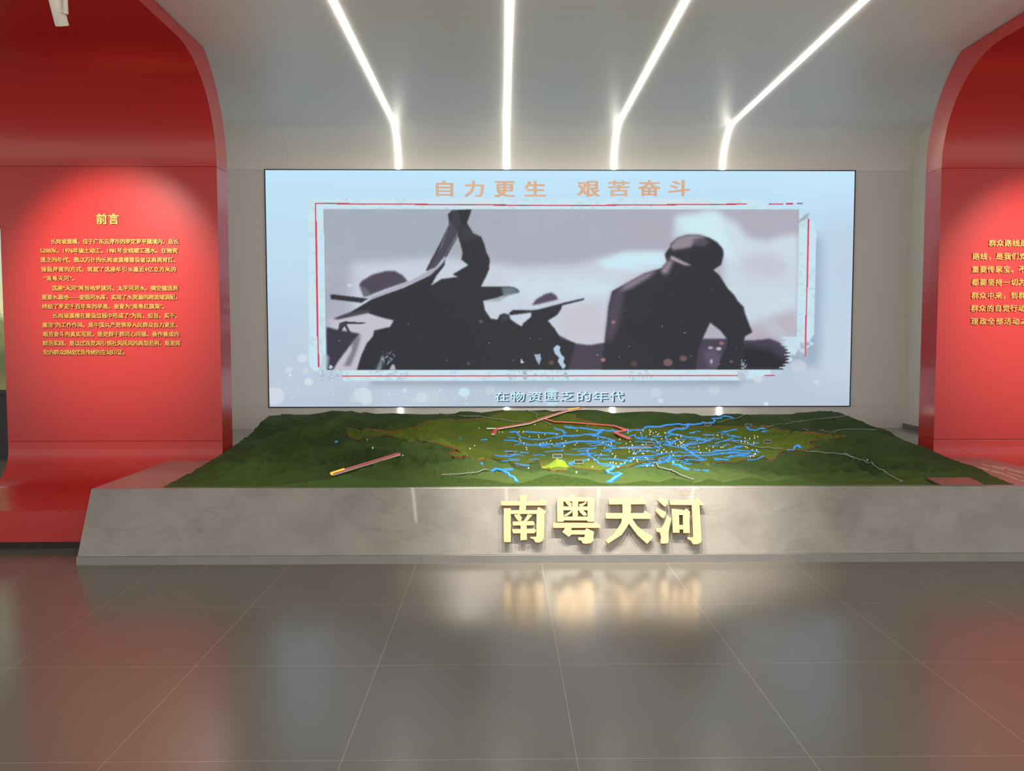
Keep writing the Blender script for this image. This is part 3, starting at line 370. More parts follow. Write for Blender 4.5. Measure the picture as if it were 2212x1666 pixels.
# ---------------------------------------------------------------- lettering
def glyph_mesh(text, bold=.012, extrude=0, spacing=1.0):
    """lettering as a mesh; weight is added by laying slightly shifted copies of the outline over each other"""
    cu = bpy.data.curves.new('lettering', 'FONT'); cu.body = text; cu.extrude = extrude; cu.resolution_u = 2; cu.space_character = spacing
    ob = bpy.data.objects.new('lettering', cu); C.objects.link(ob); bpy.context.view_layer.update()
    me = bpy.data.meshes.new_from_object(ob.evaluated_get(bpy.context.evaluated_depsgraph_get()))
    bpy.data.objects.remove(ob); bpy.data.curves.remove(cu); me.materials.clear()
    if bold > 0:
        v = [tuple(q.co) for q in me.vertices]; f = [tuple(q.vertices) for q in me.polygons]; bpy.data.meshes.remove(me); mb = MB()
        for dx, dy, dz in ((-bold, -bold*.7, 0), (bold, -bold*.7, -.004*extrude), (-bold, bold*.7, -.008*extrude), (bold, bold*.7, -.012*extrude)): mb.add([(a+dx, c+dy, e+dz) for a, c, e in v], f)
        me = bpy.data.meshes.new('lettering'); me.from_pydata(mb.v, [], mb.f); me.update()
    return me
def fit(text, size, width, bold=.012, extrude=0):
    """text whose em is 'size', letter-spaced to 'width' metres; returns its mesh, origin at lower left"""
    sp = 1.0
    for _ in range(3):
        me = glyph_mesh(text, bold, extrude, sp); xs = [q.co.x for q in me.vertices]; w = (max(xs)-min(xs))*size
        if width is None or abs(w-width) < .002: break
        cells = max(1, len(text)-1); adv = cells*size; sp = max(.6, sp+(width-w)/adv)
        if _ < 2: bpy.data.meshes.remove(me)
    x0 = min(q.co.x for q in me.vertices)
    me.transform(Matrix.Diagonal((size, size, 1, 1)) @ Matrix.Translation((-x0, 0, 0))); return me
def wall_pt(px, py, y):
    d = cam_ray(px, py); t = y/d.y; return d.x*t, CAM_Z+d.z*t
def stand(me, x, y, z): me.transform(Matrix.Translation((x, y, z)) @ Matrix.Rotation(math.pi/2, 4, 'X'))
def raised_line(name, text, px0, px1, py_base, size_px, parent, bold=.02):
    x0, z0 = wall_pt(px0, py_base, Y1); x1, _ = wall_pt(px1, py_base, Y1); size = size_px*Y1/F_PX
    me = fit(text, size, x1-x0, bold, .0045); stand(me, x0, Y1-.0055, z0); return link(name, me, m_gold, parent)
raised_line('heading_lettering', '前言', 209.5, 259, 482.5, 23.5, panel_l, .028)
LINES = [('长岗坡渡槽，位于广东云浮市的罗定罗平镇境内，总长', 111, 384, 526.5), ('5200米，1976年破土动工，1981年全线竣工通水。在物资', 88.5, 384, 546), ('匮乏的年代，数以万计的长岗坡渡槽建设者以肩挑背扛、', 90, 379.5, 566),
 ('锤敲斧凿的方式，筑就了这座年引水量近4亿立方米的', 90.5, 385, 586.5), ('“南粤天河”。', 96, 163, 606), ('这座“天河”将当地罗镜河、太平河河水，横空输送到', 113.5, 385.5, 627),
 ('重要水源地——金银河水库，实现了水资源的跨流域调配，', 92, 380, 646.5), ('终结了罗定千百年来的旱患，被誉为“南粤红旗渠”。', 92.5, 356, 666.5), ('长岗坡渡槽在建设过程中形成了“为民、担当、实干、', 115.5, 382.5, 686.5),
 ('廉洁”的工作作风，是中国共产党领导人民群众自力更生、', 93, 383, 706.5), ('艰苦奋斗的真实写照，是党群干群同心同德、善作善成的', 94, 387, 726.5), ('鲜活实践，是以优良党风引领社风民风的典型范例，是发挥', 94, 387.5, 746), ('党的群众路线优良传统的生动印证。', 95, 267.5, 765.5)]
for s, a, c, y in LINES: raised_line('gold_lettering', s, a, c, y, 11.7, panel_l)
RIGHT_LINES = [('群众路线是我们党的生命线和根本工作', 2134.5, 531.5), ('路线，是我们党永葆青春活力和战斗力的', 2099, 560), ('重要传家宝。不论过去、现在和将来，我们', 2098, 588), ('都要坚持一切为了群众，一切依靠群众，从', 2097.5, 616), ('群众中来，到群众中去，把党的正确主张变', 2097, 644.5), ('群众的自觉行动，把群众路线贯彻到治国', 2096, 672), ('理政全部活动之中。', 2096, 700)]
for i, (s, a, y) in enumerate(RIGHT_LINES): raised_line('gold_lettering', s, a, a+len(s)*17.25+(-1 if i else -1), y, 15.6, panel_r)
# ================================================================ LED screen
def plane_pt(px, py, y): return wall_pt(px, py, y)
SX0, SX1, SZ0, SZ1 = -2.531, 3.823, .697, 3.243
YS = YB-.014
screen = tag(empty('led_screen', ((SX0+SX1)/2, YS, SZ0)), 'wide wall-mounted LED screen showing a black and white photograph of labourers in hats', 'screen')
NX, NZ = 1060, 424
gx, gz = np.meshgrid(np.linspace(0, 1, NX), np.linspace(0, 1, NZ))
# picture coordinates (the picture's own raster, 1272 x 509, given with the offset it was measured at)
PXg = 573+gx*1272+(gx*-11.5+(1-gx)*11)*(1-gz)*1.0; PYg = 370+(1-gz)*508.5
def blur(a, s):
    if s <= 0: return a
    r = int(3*s+1); k = np.exp(-.5*(np.arange(-r, r+1)/s)**2); k /= k.sum()
    a = np.pad(a, ((r, r), (0, 0)), mode='edge'); a = sum(k[i]*a[i:a.shape[0]-2*r+i] for i in range(2*r+1))
    a = np.pad(a, ((0, 0), (r, r)), mode='edge'); return sum(k[i]*a[:, i:a.shape[1]-2*r+i] for i in range(2*r+1))
def inside(poly):
    m = np.zeros(PXg.shape, bool); n = len(poly)
    for i in range(n):
        (x0, y0), (x1, y1) = poly[i], poly[(i+1) % n]
        if y0 == y1: continue
        c = ((y0 <= PYg) & (PYg < y1)) | ((y1 <= PYg) & (PYg < y0))
        m ^= c & (PXg < x0+(PYg-y0)*(x1-x0)/(y1-y0))
    return m.astype(float)
IMG = np.zeros(PXg.shape+(3,))
def lay(mask, col, op=1.0):
    global IMG
    a = (mask*op)[..., None]; IMG = IMG*(1-a)+np.array(col, float)*a
def shape(poly, col, soft=1.2, op=1.0, clip=None):
    m = blur(inside(poly), soft)
    if clip is not None: m = m*clip
    lay(m, col, op)
def disc(x, y, rx, ry, col, op, soft=1.0): lay(blur((((PXg-x)/rx)**2+((PYg-y)/ry)**2 < 1).astype(float), soft), col, op)
cloud = lambda sc, s, oc=4: sum(vnoise(PXg/sc*2**k+k*3.1, PYg/sc*1.5*2**k, s+k)*.5**k for k in range(oc))/1.9
# background
t = np.clip((PYg-370)/508, 0, 1)[..., None]
IMG = np.array((191, 228, 250.))*(1-t)+np.array((184, 197, 213.))*t
c1 = cloud(260, 5); lay(np.clip((c1-.45)*3, 0, 1)*np.clip((PYg-480)/250, 0, 1), (200, 210, 226), .6)
lay(blur(((PXg > 1760) & (PYg > 430) & (PYg < 640)).astype(float), 40), (190, 206, 226), .8); disc(1800, 760, 60, 90, (200, 216, 230), .6, 25); disc(1800, 390, 120, 60, (199, 233, 255), .5, 30)
disc(640, 560, 70, 90, (196, 224, 242), .5, 30)
for x, y, r, col, op in ((594, 855, 22, (212, 220, 232), .8), (654, 773, 11, (212, 222, 230), .8), (625, 798, 7, (212, 225, 235), .7), (661, 800, 8, (208, 215, 225), .7), (628, 809, 3.5, (215, 235, 245), .9), (667, 824, 9.5, (215, 226, 235), .8),
   (783, 853, 19, (205, 222, 232), .9), (766, 858, 15, (205, 210, 222), .5), (792, 864, 12, (208, 224, 234), .8), (910, 858, 13, (205, 218, 228), .9), (1001, 847, 12, (200, 232, 244), .95), (940, 852, 22, (200, 208, 222), .4), (1057, 842, 10, (205, 213, 225), .7),
   (873, 843, 4, (215, 230, 240), .8), (1188, 847, 10, (190, 232, 255), .7), (1190, 868, 13, (190, 232, 255), .6), (1415, 849, 12, (205, 215, 228), .6), (1424, 867, 6, (212, 225, 238), .8), (1540, 842, 12, (205, 214, 224), .7), (1762, 827, 6, (208, 224, 238), .7), (1653, 874, 5, (215, 235, 250), .9)):
    disc(x, y, r, r*.86, col, op)
rng = np.random.RandomState(8)
for k in range(70): disc(rng.uniform(600, 1240), rng.uniform(826, 876), rng.uniform(.8, 2.2), rng.uniform(.8, 2.2), (220, 234, 246), .7, .5)
# paper mount with its soft drop shadow
grain = cloud(9, 40, 3); rag = (vnoise(PXg/7, PYg/7, 60)+vnoise(PXg/17, PYg/17, 61))/2
lay(blur(inside([(1700, 510), (1772, 510), (1768, 790), (1700, 790)]), 9), (146, 164, 186), .8); lay(blur(inside([(800, 800), (1600, 800), (1600, 832), (800, 832)]), 6), (140, 156, 172), .75)
mount = inside([(665, 430), (1640, 430), (1740, 438), (1762, 500), (1755, 783), (1740, 792), (1600, 823), (700, 823), (668, 790)])
cut_l = np.clip((PXg-700)+(800-PYg)*1.0+90*rag-70, 0, 1)*0+1
corner_l = ((PYg > 775) & (PXg < 740) & (rag < .25+(PYg-775)/70)).astype(float); corner_r = (((PXg-1690)/75+(PYg-760)/70+.9*(rag-.5)) > .35).astype(float)*(PYg > 700); top_r = (((PXg-1655)/70-(PYg-448)/25+.8*(rag-.5)) > .35).astype(float)*(PYg < 500)
mount = np.clip(mount-corner_l-corner_r-top_r, 0, 1); mount = blur(mount, .8)
lay(mount, (198, 228, 240), 1.0); lay(mount*np.clip((grain-.52)*4, 0, 1), (176, 196, 204), .5)
lay(mount*np.clip((cloud(60, 44)-.5)*4, 0, 1), (212, 226, 230), .6)
red_brk = lambda a, s: (vnoise(a/23, a*0, s) > .22).astype(float)
lay(blur((abs(PXg-(680.5+(PYg-440)*.022)) < 1.7).astype(float)*(PYg > 440)*(PYg < 792), .5), (214, 40, 62), .95)
lay(blur((abs(PXg-(1744.5-(PYg-470)*.022)) < 1.7).astype(float)*(PYg > 471)*(PYg < 770), .5), (222, 58, 86), .95)
ytop = 440.5+3*np.clip((PXg-680)/420, 0, 1)-4*np.clip((PXg-1300)/430, 0, 1)
tl = (abs(PYg-ytop) < 1.3).astype(float)*(PXg > 680)*((PXg < 1610)+(abs(PXg-1674) < 16)+(abs(PXg-1703) < 8)+(abs(PXg-1726) < 6))
lay(blur(tl, .4), (205, 42, 62), .9); lay(blur(tl*(1-red_brk(PXg, 71)), .4), (110, 90, 110), .8)
lay(blur((abs(PYg-811.5) < 1.4).astype(float)*(PXg > 738)*((PXg < 1592)+(abs(PXg-1660) < 11)), .4), (208, 44, 60), .92)
# the photograph
edge_r = 1724-(PYg-452)*.02
ph = ((PXg > 698+(PYg-452)*.02) & (PXg < edge_r) & (PYg > 452.5) & (PYg < 799)).astype(float)
ragged = 1699+6*np.sin(PYg*.9)+8*(vnoise(PYg/3, PYg*0, 80)-.5)-np.clip((757-PYg)/24, 0, 2)*14-np.clip(PYg-785, 0, 20)*1.4
low = PYg > 727
ph = ph*(1-(low & (PXg > ragged)).astype(float))*(1-((PYg > 775) & (PXg < 720) & (rag < .3)).astype(float))
P = blur(ph, .6)
u = np.clip((PXg-700)/1020, 0, 1)
for a_, b_, c_ in (((160, 172, 183), (174, 171, 184), 1),): lay(P, (160, 172, 183), 1); lay(P*u, (177, 171, 186), 1)
lay(P*np.clip((cloud(120, 90)-.45)*2.5, 0, 1), (176, 178, 192), .5)
cl = np.clip((cloud(70, 100)-.42)*4, 0, 1)
lay(P*blur(inside([(760, 568), (960, 556), (1120, 575), (1240, 572), (1300, 555), (1440, 545), (1440, 760), (690, 800), (720, 660)]), 7), (203, 214, 226), .9)
lay(P*blur(inside([(1285, 567), (1310, 556), (1345, 543), (1430, 543), (1440, 575), (1380, 585), (1310, 580)]), 4), (203, 232, 243), .95)
lay(P*blur(inside([(1080, 600), (1170, 595), (1250, 605), (1340, 600), (1320, 640), (1200, 640), (1080, 640)]), 8), (204, 226, 238), .8)
lay(P*blur(inside([(1455, 466), (1500, 462), (1530, 452), (1560, 466), (1590, 482), (1612, 512), (1650, 520), (1690, 508), (1724, 505), (1722, 720), (1560, 720), (1560, 560), (1500, 500), (1452, 520)]), 6), (204, 222, 233), .95)
lay(P*blur(inside([(1460, 470), (1550, 456), (1570, 520), (1590, 560), (1560, 540), (1480, 505)]), 6), (205, 234, 243), .9)
lay(P*blur(inside([(1590, 560), (1640, 540), (1700, 560), (1690, 600), (1600, 590)]), 10), (192, 188, 204), .7); lay(P*blur(inside([(1610, 700), (1722, 665), (1722, 735), (1610, 735)]), 8), (180, 168, 180), .8)
lay(P*blur(inside([(1200, 665), (1300, 650), (1300, 740), (1215, 735)]), 8), (198, 194, 206), .9); lay(P*cl*(PYg > 570)*.5, (196, 196, 208), .6)
lay(P*blur(inside([(700, 590), (760, 580), (760, 700), (700, 700)]), 10), (168, 170, 186), .9)
lay(P*blur(inside([(706, 690), (790, 676), (850, 690), (830, 712), (770, 800), (720, 800), (760, 735)]), 2), (196, 190, 204), .95)
DK = (47, 49, 55); PU = (76, 68, 88)
# distant hill
shape([(1190, 716), (1239, 741), (1270, 745), (1301, 740), (1500, 738), (1516, 731), (1567, 731), (1605, 735), (1640, 734), (1659, 731), (1680, 738), (1705, 760), (1705, 800), (1180, 800)], (72, 65, 82), 1.5, 1, P)
shape([(1600, 745), (1660, 755), (1705, 790), (1700, 800), (1600, 800)], (40, 40, 46), 5, .9, P)
shape([(1515, 760), (1545, 752), (1570, 790), (1530, 800)], (110, 100, 120), 4, .6, P); disc(1532, 751, 6, 3, (190, 185, 190), .8); disc(1550, 753, 6, 3.5, (205, 200, 200), .9); shape([(1572, 765), (1576, 772), (1556, 797), (1548, 795), (1553, 785)], (150, 138, 152), 1.5, .9, P)
disc(1534, 781, 3, 5, (200, 200, 205), .8)
# worker group with big hats
shape([(705, 705), (728, 711), (762, 717), (777, 720), (762, 737), (733, 776), (718, 800), (705, 800)], (60, 56, 70), 1.5, 1, P)
shape([(733, 697), (745, 693), (790, 696), (790, 698), (748, 699), (757, 718), (752, 719), (744, 703), (736, 715), (729, 715)], DK, .7, .9, P)
shape([(760, 737), (780, 720), (772, 752), (757, 790), (742, 790), (760, 755)], (84, 78, 92), 2, .6, P)
shape([(973, 455), (1016, 452), (1011, 467), (1006, 482), (1019, 504), (1036, 511), (1043, 526), (1048, 545), (1055, 558), (1054, 580), (1046, 599), (1036, 618), (1080, 618), (1105, 619), (1116, 624), (1120, 630), (1108, 633), (1094, 634), (1072, 642),
   (1041, 649), (1045, 669), (1058, 688), (1072, 689), (1077, 679), (1087, 676), (1097, 679), (1099, 688), (1116, 700), (1125, 704), (1127, 698), (1145, 683), (1145, 674), (1099, 680), (1097, 675), (1105, 669), (1156, 668), (1211, 654), (1259, 643),
   (1258, 647), (1211, 659), (1209, 667), (1201, 679), (1180, 692), (1194, 707), (1209, 732), (1240, 741), (1225, 800), (770, 800), (780, 766), (792, 740), (805, 725), (807, 713), (841, 705), (849, 691), (824, 685), (792, 675), (731, 688), (719, 688),
   (755, 674), (780, 659), (804, 644), (872, 620), (926, 594), (955, 566), (987, 509), (992, 528), (997, 545), (994, 560), (1009, 572), (975, 592), (987, 597), (951, 602), (929, 616), (941, 594), (958, 572), (960, 550), (987, 506), (972, 477), (950, 531), (922, 585), (918, 583), (944, 533), (958, 505), (968, 485), (965, 464)], DK, 1.1, 1, P)
shape([(968, 484), (973, 456), (986, 456), (995, 480), (985, 507), (958, 553), (938, 578), (921, 584), (930, 560), (952, 530)], (62, 60, 72), 1.3, .9, P)
shape([(1000, 482), (1019, 505), (1036, 512), (1000, 520), (990, 508)], (74, 70, 84), 3, .5, P)
shape([(775, 614), (780, 606), (804, 592), (831, 585), (850, 584), (868, 594), (879, 607), (829, 624), (794, 638), (785, 640)], (78, 72, 86), 1.5, 1, P); shape([(775, 616), (790, 622), (800, 636), (785, 640)], (120, 128, 142), 2, .6, P)
shape([(790, 645), (800, 640), (880, 608), (958, 566), (930, 592), (872, 618), (806, 644)], (165, 160, 178), 1.2, .8, P)
shape([(713, 636), (719, 635), (794, 644), (780, 653), (714, 645)], (52, 50, 58), 1, 1, P); shape([(755, 674), (719, 688), (731, 688), (792, 675), (800, 668)], (92, 88, 96), 2, .7, P)
shape([(1080, 619), (1105, 619), (1120, 629), (1108, 634), (1085, 641)], (122, 132, 144), 1.5, .8, P); shape([(1041, 649), (1072, 642), (1100, 633), (1075, 650)], (120, 122, 134), 1.5, .5, P)
shape([(1146, 658), (1156, 645), (1175, 634), (1188, 631), (1198, 637), (1203, 646), (1156, 657)], (84, 74, 92), 1.5, 1, P); shape([(1128, 672), (1170, 660), (1203, 648), (1212, 652), (1160, 667)], (196, 194, 206), 1.5, .7, P)
shape([(1080, 679), (1095, 679), (1098, 690), (1080, 694)], (66, 60, 74), 2, .9, P)
# the stooping man in a cap
shape([(1444, 533), (1446, 525), (1460, 513), (1484, 506), (1506, 506), (1530, 513), (1547, 523), (1559, 537), (1560, 551), (1555, 571), (1538, 582), (1551, 593), (1567, 619), (1586, 640), (1590, 648), (1604, 662), (1606, 674), (1615, 698), (1623, 717),
   (1607, 726), (1603, 745), (1602, 800), (1545, 800), (1556, 770), (1568, 745), (1567, 731), (1553, 713), (1531, 696), (1515, 731), (1505, 760), (1500, 800), (1296, 800), (1298, 772), (1303, 741), (1308, 696), (1312, 658), (1319, 629), (1323, 626), (1346, 613), (1388, 590), (1426, 578), (1437, 565), (1433, 548)], DK, 1.3, 1, P)
shape([(1444, 530), (1460, 513), (1484, 506), (1506, 506), (1525, 512), (1500, 518), (1490, 533), (1450, 540)], (170, 158, 172), 2.5, .8, P); shape([(1490, 518), (1510, 512), (1530, 520), (1520, 530), (1500, 530)], (100, 90, 104), 2, .7, P)
shape([(1444, 553), (1450, 552), (1490, 572), (1478, 573), (1446, 560)], (186, 166, 182), 1.5, .9, P); shape([(1440, 560), (1452, 562), (1440, 590), (1428, 592), (1424, 582)], (170, 150, 166), 3, .8, P)
shape([(1346, 613), (1388, 590), (1420, 580), (1400, 598), (1360, 622), (1330, 632)], (160, 142, 160), 3, .8, P); shape([(1319, 630), (1340, 622), (1345, 640), (1335, 700), (1318, 740), (1304, 735), (1312, 660)], (90, 78, 96), 4, .75, P)
# lens-like flecks, dust and torn specks
for x, y, r, op in ((1322, 695, 4.5, .9), (1300, 777, 5.5, .9), (1440, 783, 10, .6), (1473, 774, 8, .5), (1367, 786, 8, .25), (1188, 783, 6, .4), (1556, 741, 5, .8), (1577, 781, 4, .6), (1036, 694, 4, .5), (1010, 785, 3.5, .5)): disc(x, y, r, r*.8, (176, 120, 118), op)
for k in range(60): disc(rng.uniform(705, 1700), rng.uniform(460, 790), rng.uniform(.7, 1.8), rng.uniform(.7, 1.6), (205, 208, 218), rng.uniform(.3, .9), .5)
shape([(1200, 744), (1208, 748), (1206, 756), (1210, 766), (1217, 772), (1214, 782), (1220, 790), (1214, 798), (1208, 790), (1202, 780), (1205, 772), (1196, 764), (1192, 752)], (178, 200, 218), .8, 1, P); shape([(1151, 765), (1165, 764), (1166, 776), (1162, 788), (1156, 778)], (160, 180, 200), .8, 1, P); shape([(1123, 774), (1127, 780), (1132, 783), (1122, 784)], (205, 210, 218), .6, 1, P)
shape([(1216, 800), (1222, 806), (1226, 818), (1216, 815)], (160, 175, 190), .8, .9); shape([(1126, 800), (1136, 798), (1136, 820), (1128, 820)], (168, 180, 194), .8, .9)
sp = (vnoise(PXg/3.2, PYg/3.2, 120)*np.exp(-((PXg-838)/24)**2-((PYg-772)/22)**2) > .5); lay(blur(sp.astype(float), .6)*P, (140, 152, 170), .8)
shape([(824, 770), (828, 764), (822, 800), (808, 806)], (160, 178, 192), 2, .7); shape([(846, 786), (850, 786), (854, 798), (840, 798)], (196, 194, 206), 1, .9)
sp = (vnoise(PXg/2.6, PYg/3.4, 130)*np.exp(-((PXg-1604-(PYg-790)*.25)/13)**2-((PYg-790)/28)**2) > .5); lay(blur(sp.astype(float), .5), (170, 188, 200), .85); shape([(1592, 800), (1606, 806), (1612, 822), (1640, 824), (1600, 830), (1590, 812)], (172, 186, 200), 2, .8)
sp = (vnoise(PXg/3, PYg/4, 140) > .74)*(PYg > 799)*(PYg < 823)*(PXg > 690)*(PXg < 1600)*(vnoise(PXg/60, PYg*0, 141) > .5); lay(blur(sp.astype(float), .5), (150, 160, 172), .45)
lay(blur((abs((PYg-700)-(PXg-1655)*.75) < 10).astype(float)*(PXg > 1650)*(PXg < 1740), 7), (196, 212, 224), .7); disc(1723, 791, 17, 14, (205, 210, 222), .7, 1.5); disc(1635, 820, 10, 7, (212, 218, 226), .8)
shape([(1720, 478), (1740, 462), (1748, 458), (1742, 470), (1724, 480)], (140, 150, 165), 1.5, .8)
disc(754, 616, 5.5, 4, (205, 215, 225), .8); shape([(698, 760), (712, 770), (708, 800), (690, 800)], (186, 202, 214), 1.5, .6)
# fine line structure and final encoding
IMG = np.clip(IMG, 0, 255)/255
LINIMG = np.where(IMG > .04045, ((IMG+.055)/1.055)**2.4, IMG/12.92)
me = bpy.data.meshes.new('screen_face'); nv = NX*NZ
co = np.zeros((nv, 3), np.float32); co[:, 0] = (SX0+gx*(SX1-SX0)).ravel(); co[:, 1] = YS; co[:, 2] = (SZ0+gz*(SZ1-SZ0)).ravel()
ii = np.arange(nv).reshape(NZ, NX); q = np.stack([ii[:-1, :-1], ii[:-1, 1:], ii[1:, 1:], ii[1:, :-1]], -1).reshape(-1, 4)
def grid_mesh(me, co, q):
    me.vertices.add(len(co)); me.vertices.foreach_set('co', np.ascontiguousarray(co, np.float32).ravel())
    me.loops.add(q.size); me.loops.foreach_set('vertex_index', q.astype(np.int32).ravel())
    me.polygons.add(len(q)); me.polygons.foreach_set('loop_start', np.arange(0, q.size, 4, dtype=np.int32)); me.polygons.foreach_set('loop_total', np.full(len(q), 4, np.int32))
    me.update(); me.validate()
grid_mesh(me, co, q)
at = me.color_attributes.new('picture', 'FLOAT_COLOR', 'POINT')
at.data.foreach_set('color', np.concatenate([LINIMG.reshape(-1, 3), np.ones((nv, 1))], 1).astype(np.float32).ravel())
m_scr, nt, b = new_mat('led_picture'); a_ = node(nt, 'ShaderNodeVertexColor'); a_.layer_name = 'picture'
b.inputs['Base Color'].default_value = (.01, .01, .012, 1); b.inputs['Roughness'].default_value = .6; b.inputs['Specular IOR Level'].default_value = .2
nt.links.new(a_.outputs[0], b.inputs['Emission Color']); b.inputs['Emission Strength'].default_value = 1.0
link('display_face', me, m_scr, screen)
mb = MB(); w = .010
mb.box((SX0-w, YS-.004, SZ0-w), (SX0, YB-.001, SZ1+w)); mb.box((SX1, YS-.004, SZ0-w), (SX1+w, YB-.001, SZ1+w)); mb.box((SX0, YS-.004, SZ1), (SX1, YB-.001, SZ1+w)); mb.box((SX0, YS-.004, SZ0-w), (SX1, YB-.001, SZ0))
mb.build('bezel', m_bezel, screen)
# writing on the screen
m_title, nt, b = new_mat('title_glow'); p = pos(nt); b.inputs['Base Color'].default_value = (.01, .01, .01, 1)
nt.links.new(mix_rgb(nt, noise(nt, p, 3.2, 1), lin(218, 190, 160), lin(206, 158, 128)), b.inputs['Emission Color']); b.inputs['Emission Strength'].default_value = 1
m_cap = plain('caption_glow', (.01, .01, .01, 1), .6, emit=lin(205, 240, 252), strength=1); m_capsh = plain('caption_shade', (.01, .01, .01, 1), .6, emit=lin(70, 92, 112), strength=1)
def screen_text(name, text, boxes, bold, mat, dy, dx=0, dz=0):
    for ch, (x0, x1, y0, y1) in zip(text, boxes):
        parts = MB()
        me = glyph_mesh(ch, bold); cs = np.array([v.co[:] for v in me.vertices]); lo = cs.min(0); hi = cs.max(0)
        X0, Z1 = wall_pt(x0, y0, YS); X1, Z0 = wall_pt(x1, y1, YS)
        cs = (cs-lo)/np.maximum(hi-lo, 1e-6)
        parts.add([(X0+c[0]*(X1-X0)+dx, YS-dy, Z0+c[1]*(Z1-Z0)+dz) for c in cs], [tuple(f.vertices) for f in me.polygons]); bpy.data.meshes.remove(me)
        me = bpy.data.meshes.new(name); me.from_pydata(parts.v, [], parts.f); me.update(); o = link(name, me, mat, screen); o['label'] = 'character %s' % ch if name != 'caption_shade' else 'soft dark edge behind the caption character %s' % ch
screen_text('title_character', '自力更生艰苦奋斗', [(941, 979.5, 390.5, 425), (1003, 1046, 390.5, 426), (1067.5, 1113, 391.5, 426.5), (1132, 1179.5, 391, 425), (1246.5, 1295.5, 391, 426), (1313, 1360, 390, 425), (1378, 1427, 389, 424.5), (1443, 1491, 389, 424)], .03, m_title, .003)
CAPB = [(1068.5, 1098, 846, 867), (1103, 1133.5, 845.5, 867.5), (1139.5, 1170, 845.5, 867.5), (1176.5, 1205, 846, 866), (1210.5, 1240.5, 846, 866.5), (1246.5, 1276, 845, 867), (1280.5, 1313, 845, 867.5), (1316.5, 1348, 845, 867.5)]
screen_text('caption_shade', '在物资匮乏的年代', CAPB, .02, m_capsh, .002, .014, -.010)
screen_text('caption_character', '在物资匮乏的年代', CAPB, .010, m_cap, .003)

# ================================================================ light strips running over the ceiling, down the cove and the wall
for i, (X, which) in enumerate(((-1.107, 'leftmost'), (.055, 'second from the left'), (1.212, 'second from the right'), (2.390, 'rightmost'))):
    t = tag(empty('light_strip', (X, YB-RC, ZC)), 'long warm white light strip bending down to the screen, %s of four' % which, 'light', 'light strips across the ceiling')
    w, d = .0165, .010
    prof = [(y, z) for y, z in [(1.2, ZC), (5.0, ZC), (YB-RC, ZC)]+cove[3:]]+[(YB, SZ1+w)]
    prof[0] = (1.2, ZC)
    nrm = []
    for k, (y, z) in enumerate(prof):
        a = prof[max(k-1, 0)]; c = prof[min(k+1, len(prof)-1)]; ty, tz = c[0]-a[0], c[1]-a[1]; l = math.hypot(ty, tz); nrm.append((tz/l, -ty/l))
    inn = [(y+n[0]*d, z+n[1]*d) for (y, z), n in zip(prof, nrm)]; base_ = [(y+n[0]*.0005, z+n[1]*.0005) for (y, z), n in zip(prof, nrm)]
    MB().shell(X-w, X+w, inn, base_).build('diffuser', m_led, t, True).modifiers.new('es', 'EDGE_SPLIT').split_angle = .6
    t = tag(empty('short_light_strip', (X, YB, .452)), 'short glowing light strip between screen and model, %s of four' % which, 'light', 'short light strips below the screen')
    MB().box((X-w, YB-d, .452), (X+w, YB-.0005, SZ0-.011)).build('diffuser', m_led, t)
# ================================================================ sand-table relief model
model = tag(empty('terrain_model', (.6, 6.9, .45)), 'green relief model of mountains and valleys with blue rivers, lying on the marble plinth', 'terrain model')
GX, GY = 640, 360
tx, ty = np.meshgrid(np.linspace(TX0, TX1, GX), TY0+(TY1-TY0)*np.linspace(0, 1, GY))
tz = relief(tx, ty)
def poly_mask(poly, X, Y):
    m = np.zeros(X.shape, bool); n = len(poly)
    for i in range(n):
        (x0, y0), (x1, y1) = poly[i], poly[(i+1) % n]
        if y0 == y1: continue
        c = ((y0 <= Y) & (Y < y1)) | ((y1 <= Y) & (Y < y0)); m ^= c & (X < x0+(Y-y0)*(x1-x0)/(y1-y0))
    return m
inner_m = poly_mask(BORDER, tx, ty).astype(float)
n1 = vnoise(tx*3, ty*3, 200)*.6+vnoise(tx*9, ty*9, 201)*.4
dark = np.array((.026, .052, .015)); dark2 = np.array((.062, .104, .024)); light = np.array((.068, .112, .012)); light2 = np.array((.125, .168, .018))
col = (dark*(1-n1[..., None])+dark2*n1[..., None])*(1-inner_m[..., None])+(light*(1-n1[..., None])+light2*n1[..., None])*inner_m[..., None]
hill = np.clip(1.25-np.hypot(tx-.40, (ty-5.82)*1.0)/.125, 0, 1)*inner_m
hill = (hill > .2)[..., None]*1.0
col = col*(1-hill)+np.array((.20, .30, .022))*hill
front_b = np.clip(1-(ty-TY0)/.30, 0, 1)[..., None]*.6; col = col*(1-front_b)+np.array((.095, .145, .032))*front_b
me = bpy.data.meshes.new('terrain'); nv = GX*GY
co = np.stack([tx.ravel(), ty.ravel(), tz.ravel()], 1); ii = np.arange(nv).reshape(GY, GX)
q = np.stack([ii[:-1, :-1], ii[:-1, 1:], ii[1:, 1:], ii[1:, :-1]], -1).reshape(-1, 4)
ring = np.concatenate([ii[0, :], ii[1:, -1], ii[-1, -2::-1], ii[-2:0:-1, 0]]); nr = len(ring)
skirt = co[ring].copy(); skirt[:, 2] = .4505
top_r = co[ring].copy()          # the cut faces get their own vertices so that their paint ends sharply at the edge
k = np.arange(nr); kn = (k+1) % nr
qs = np.stack([nv+k, nv+nr+k, nv+nr+kn, nv+kn], -1)[:, ::-1]
co = np.concatenate([co, top_r, skirt])
grid_mesh(me, co, np.concatenate([q, qs]))
at = me.color_attributes.new('paint', 'FLOAT_COLOR', 'POINT')
edge_c = np.tile(np.array((.085, .150, .036)), (2*nr, 1)); cc = np.concatenate([col.reshape(-1, 3), edge_c])
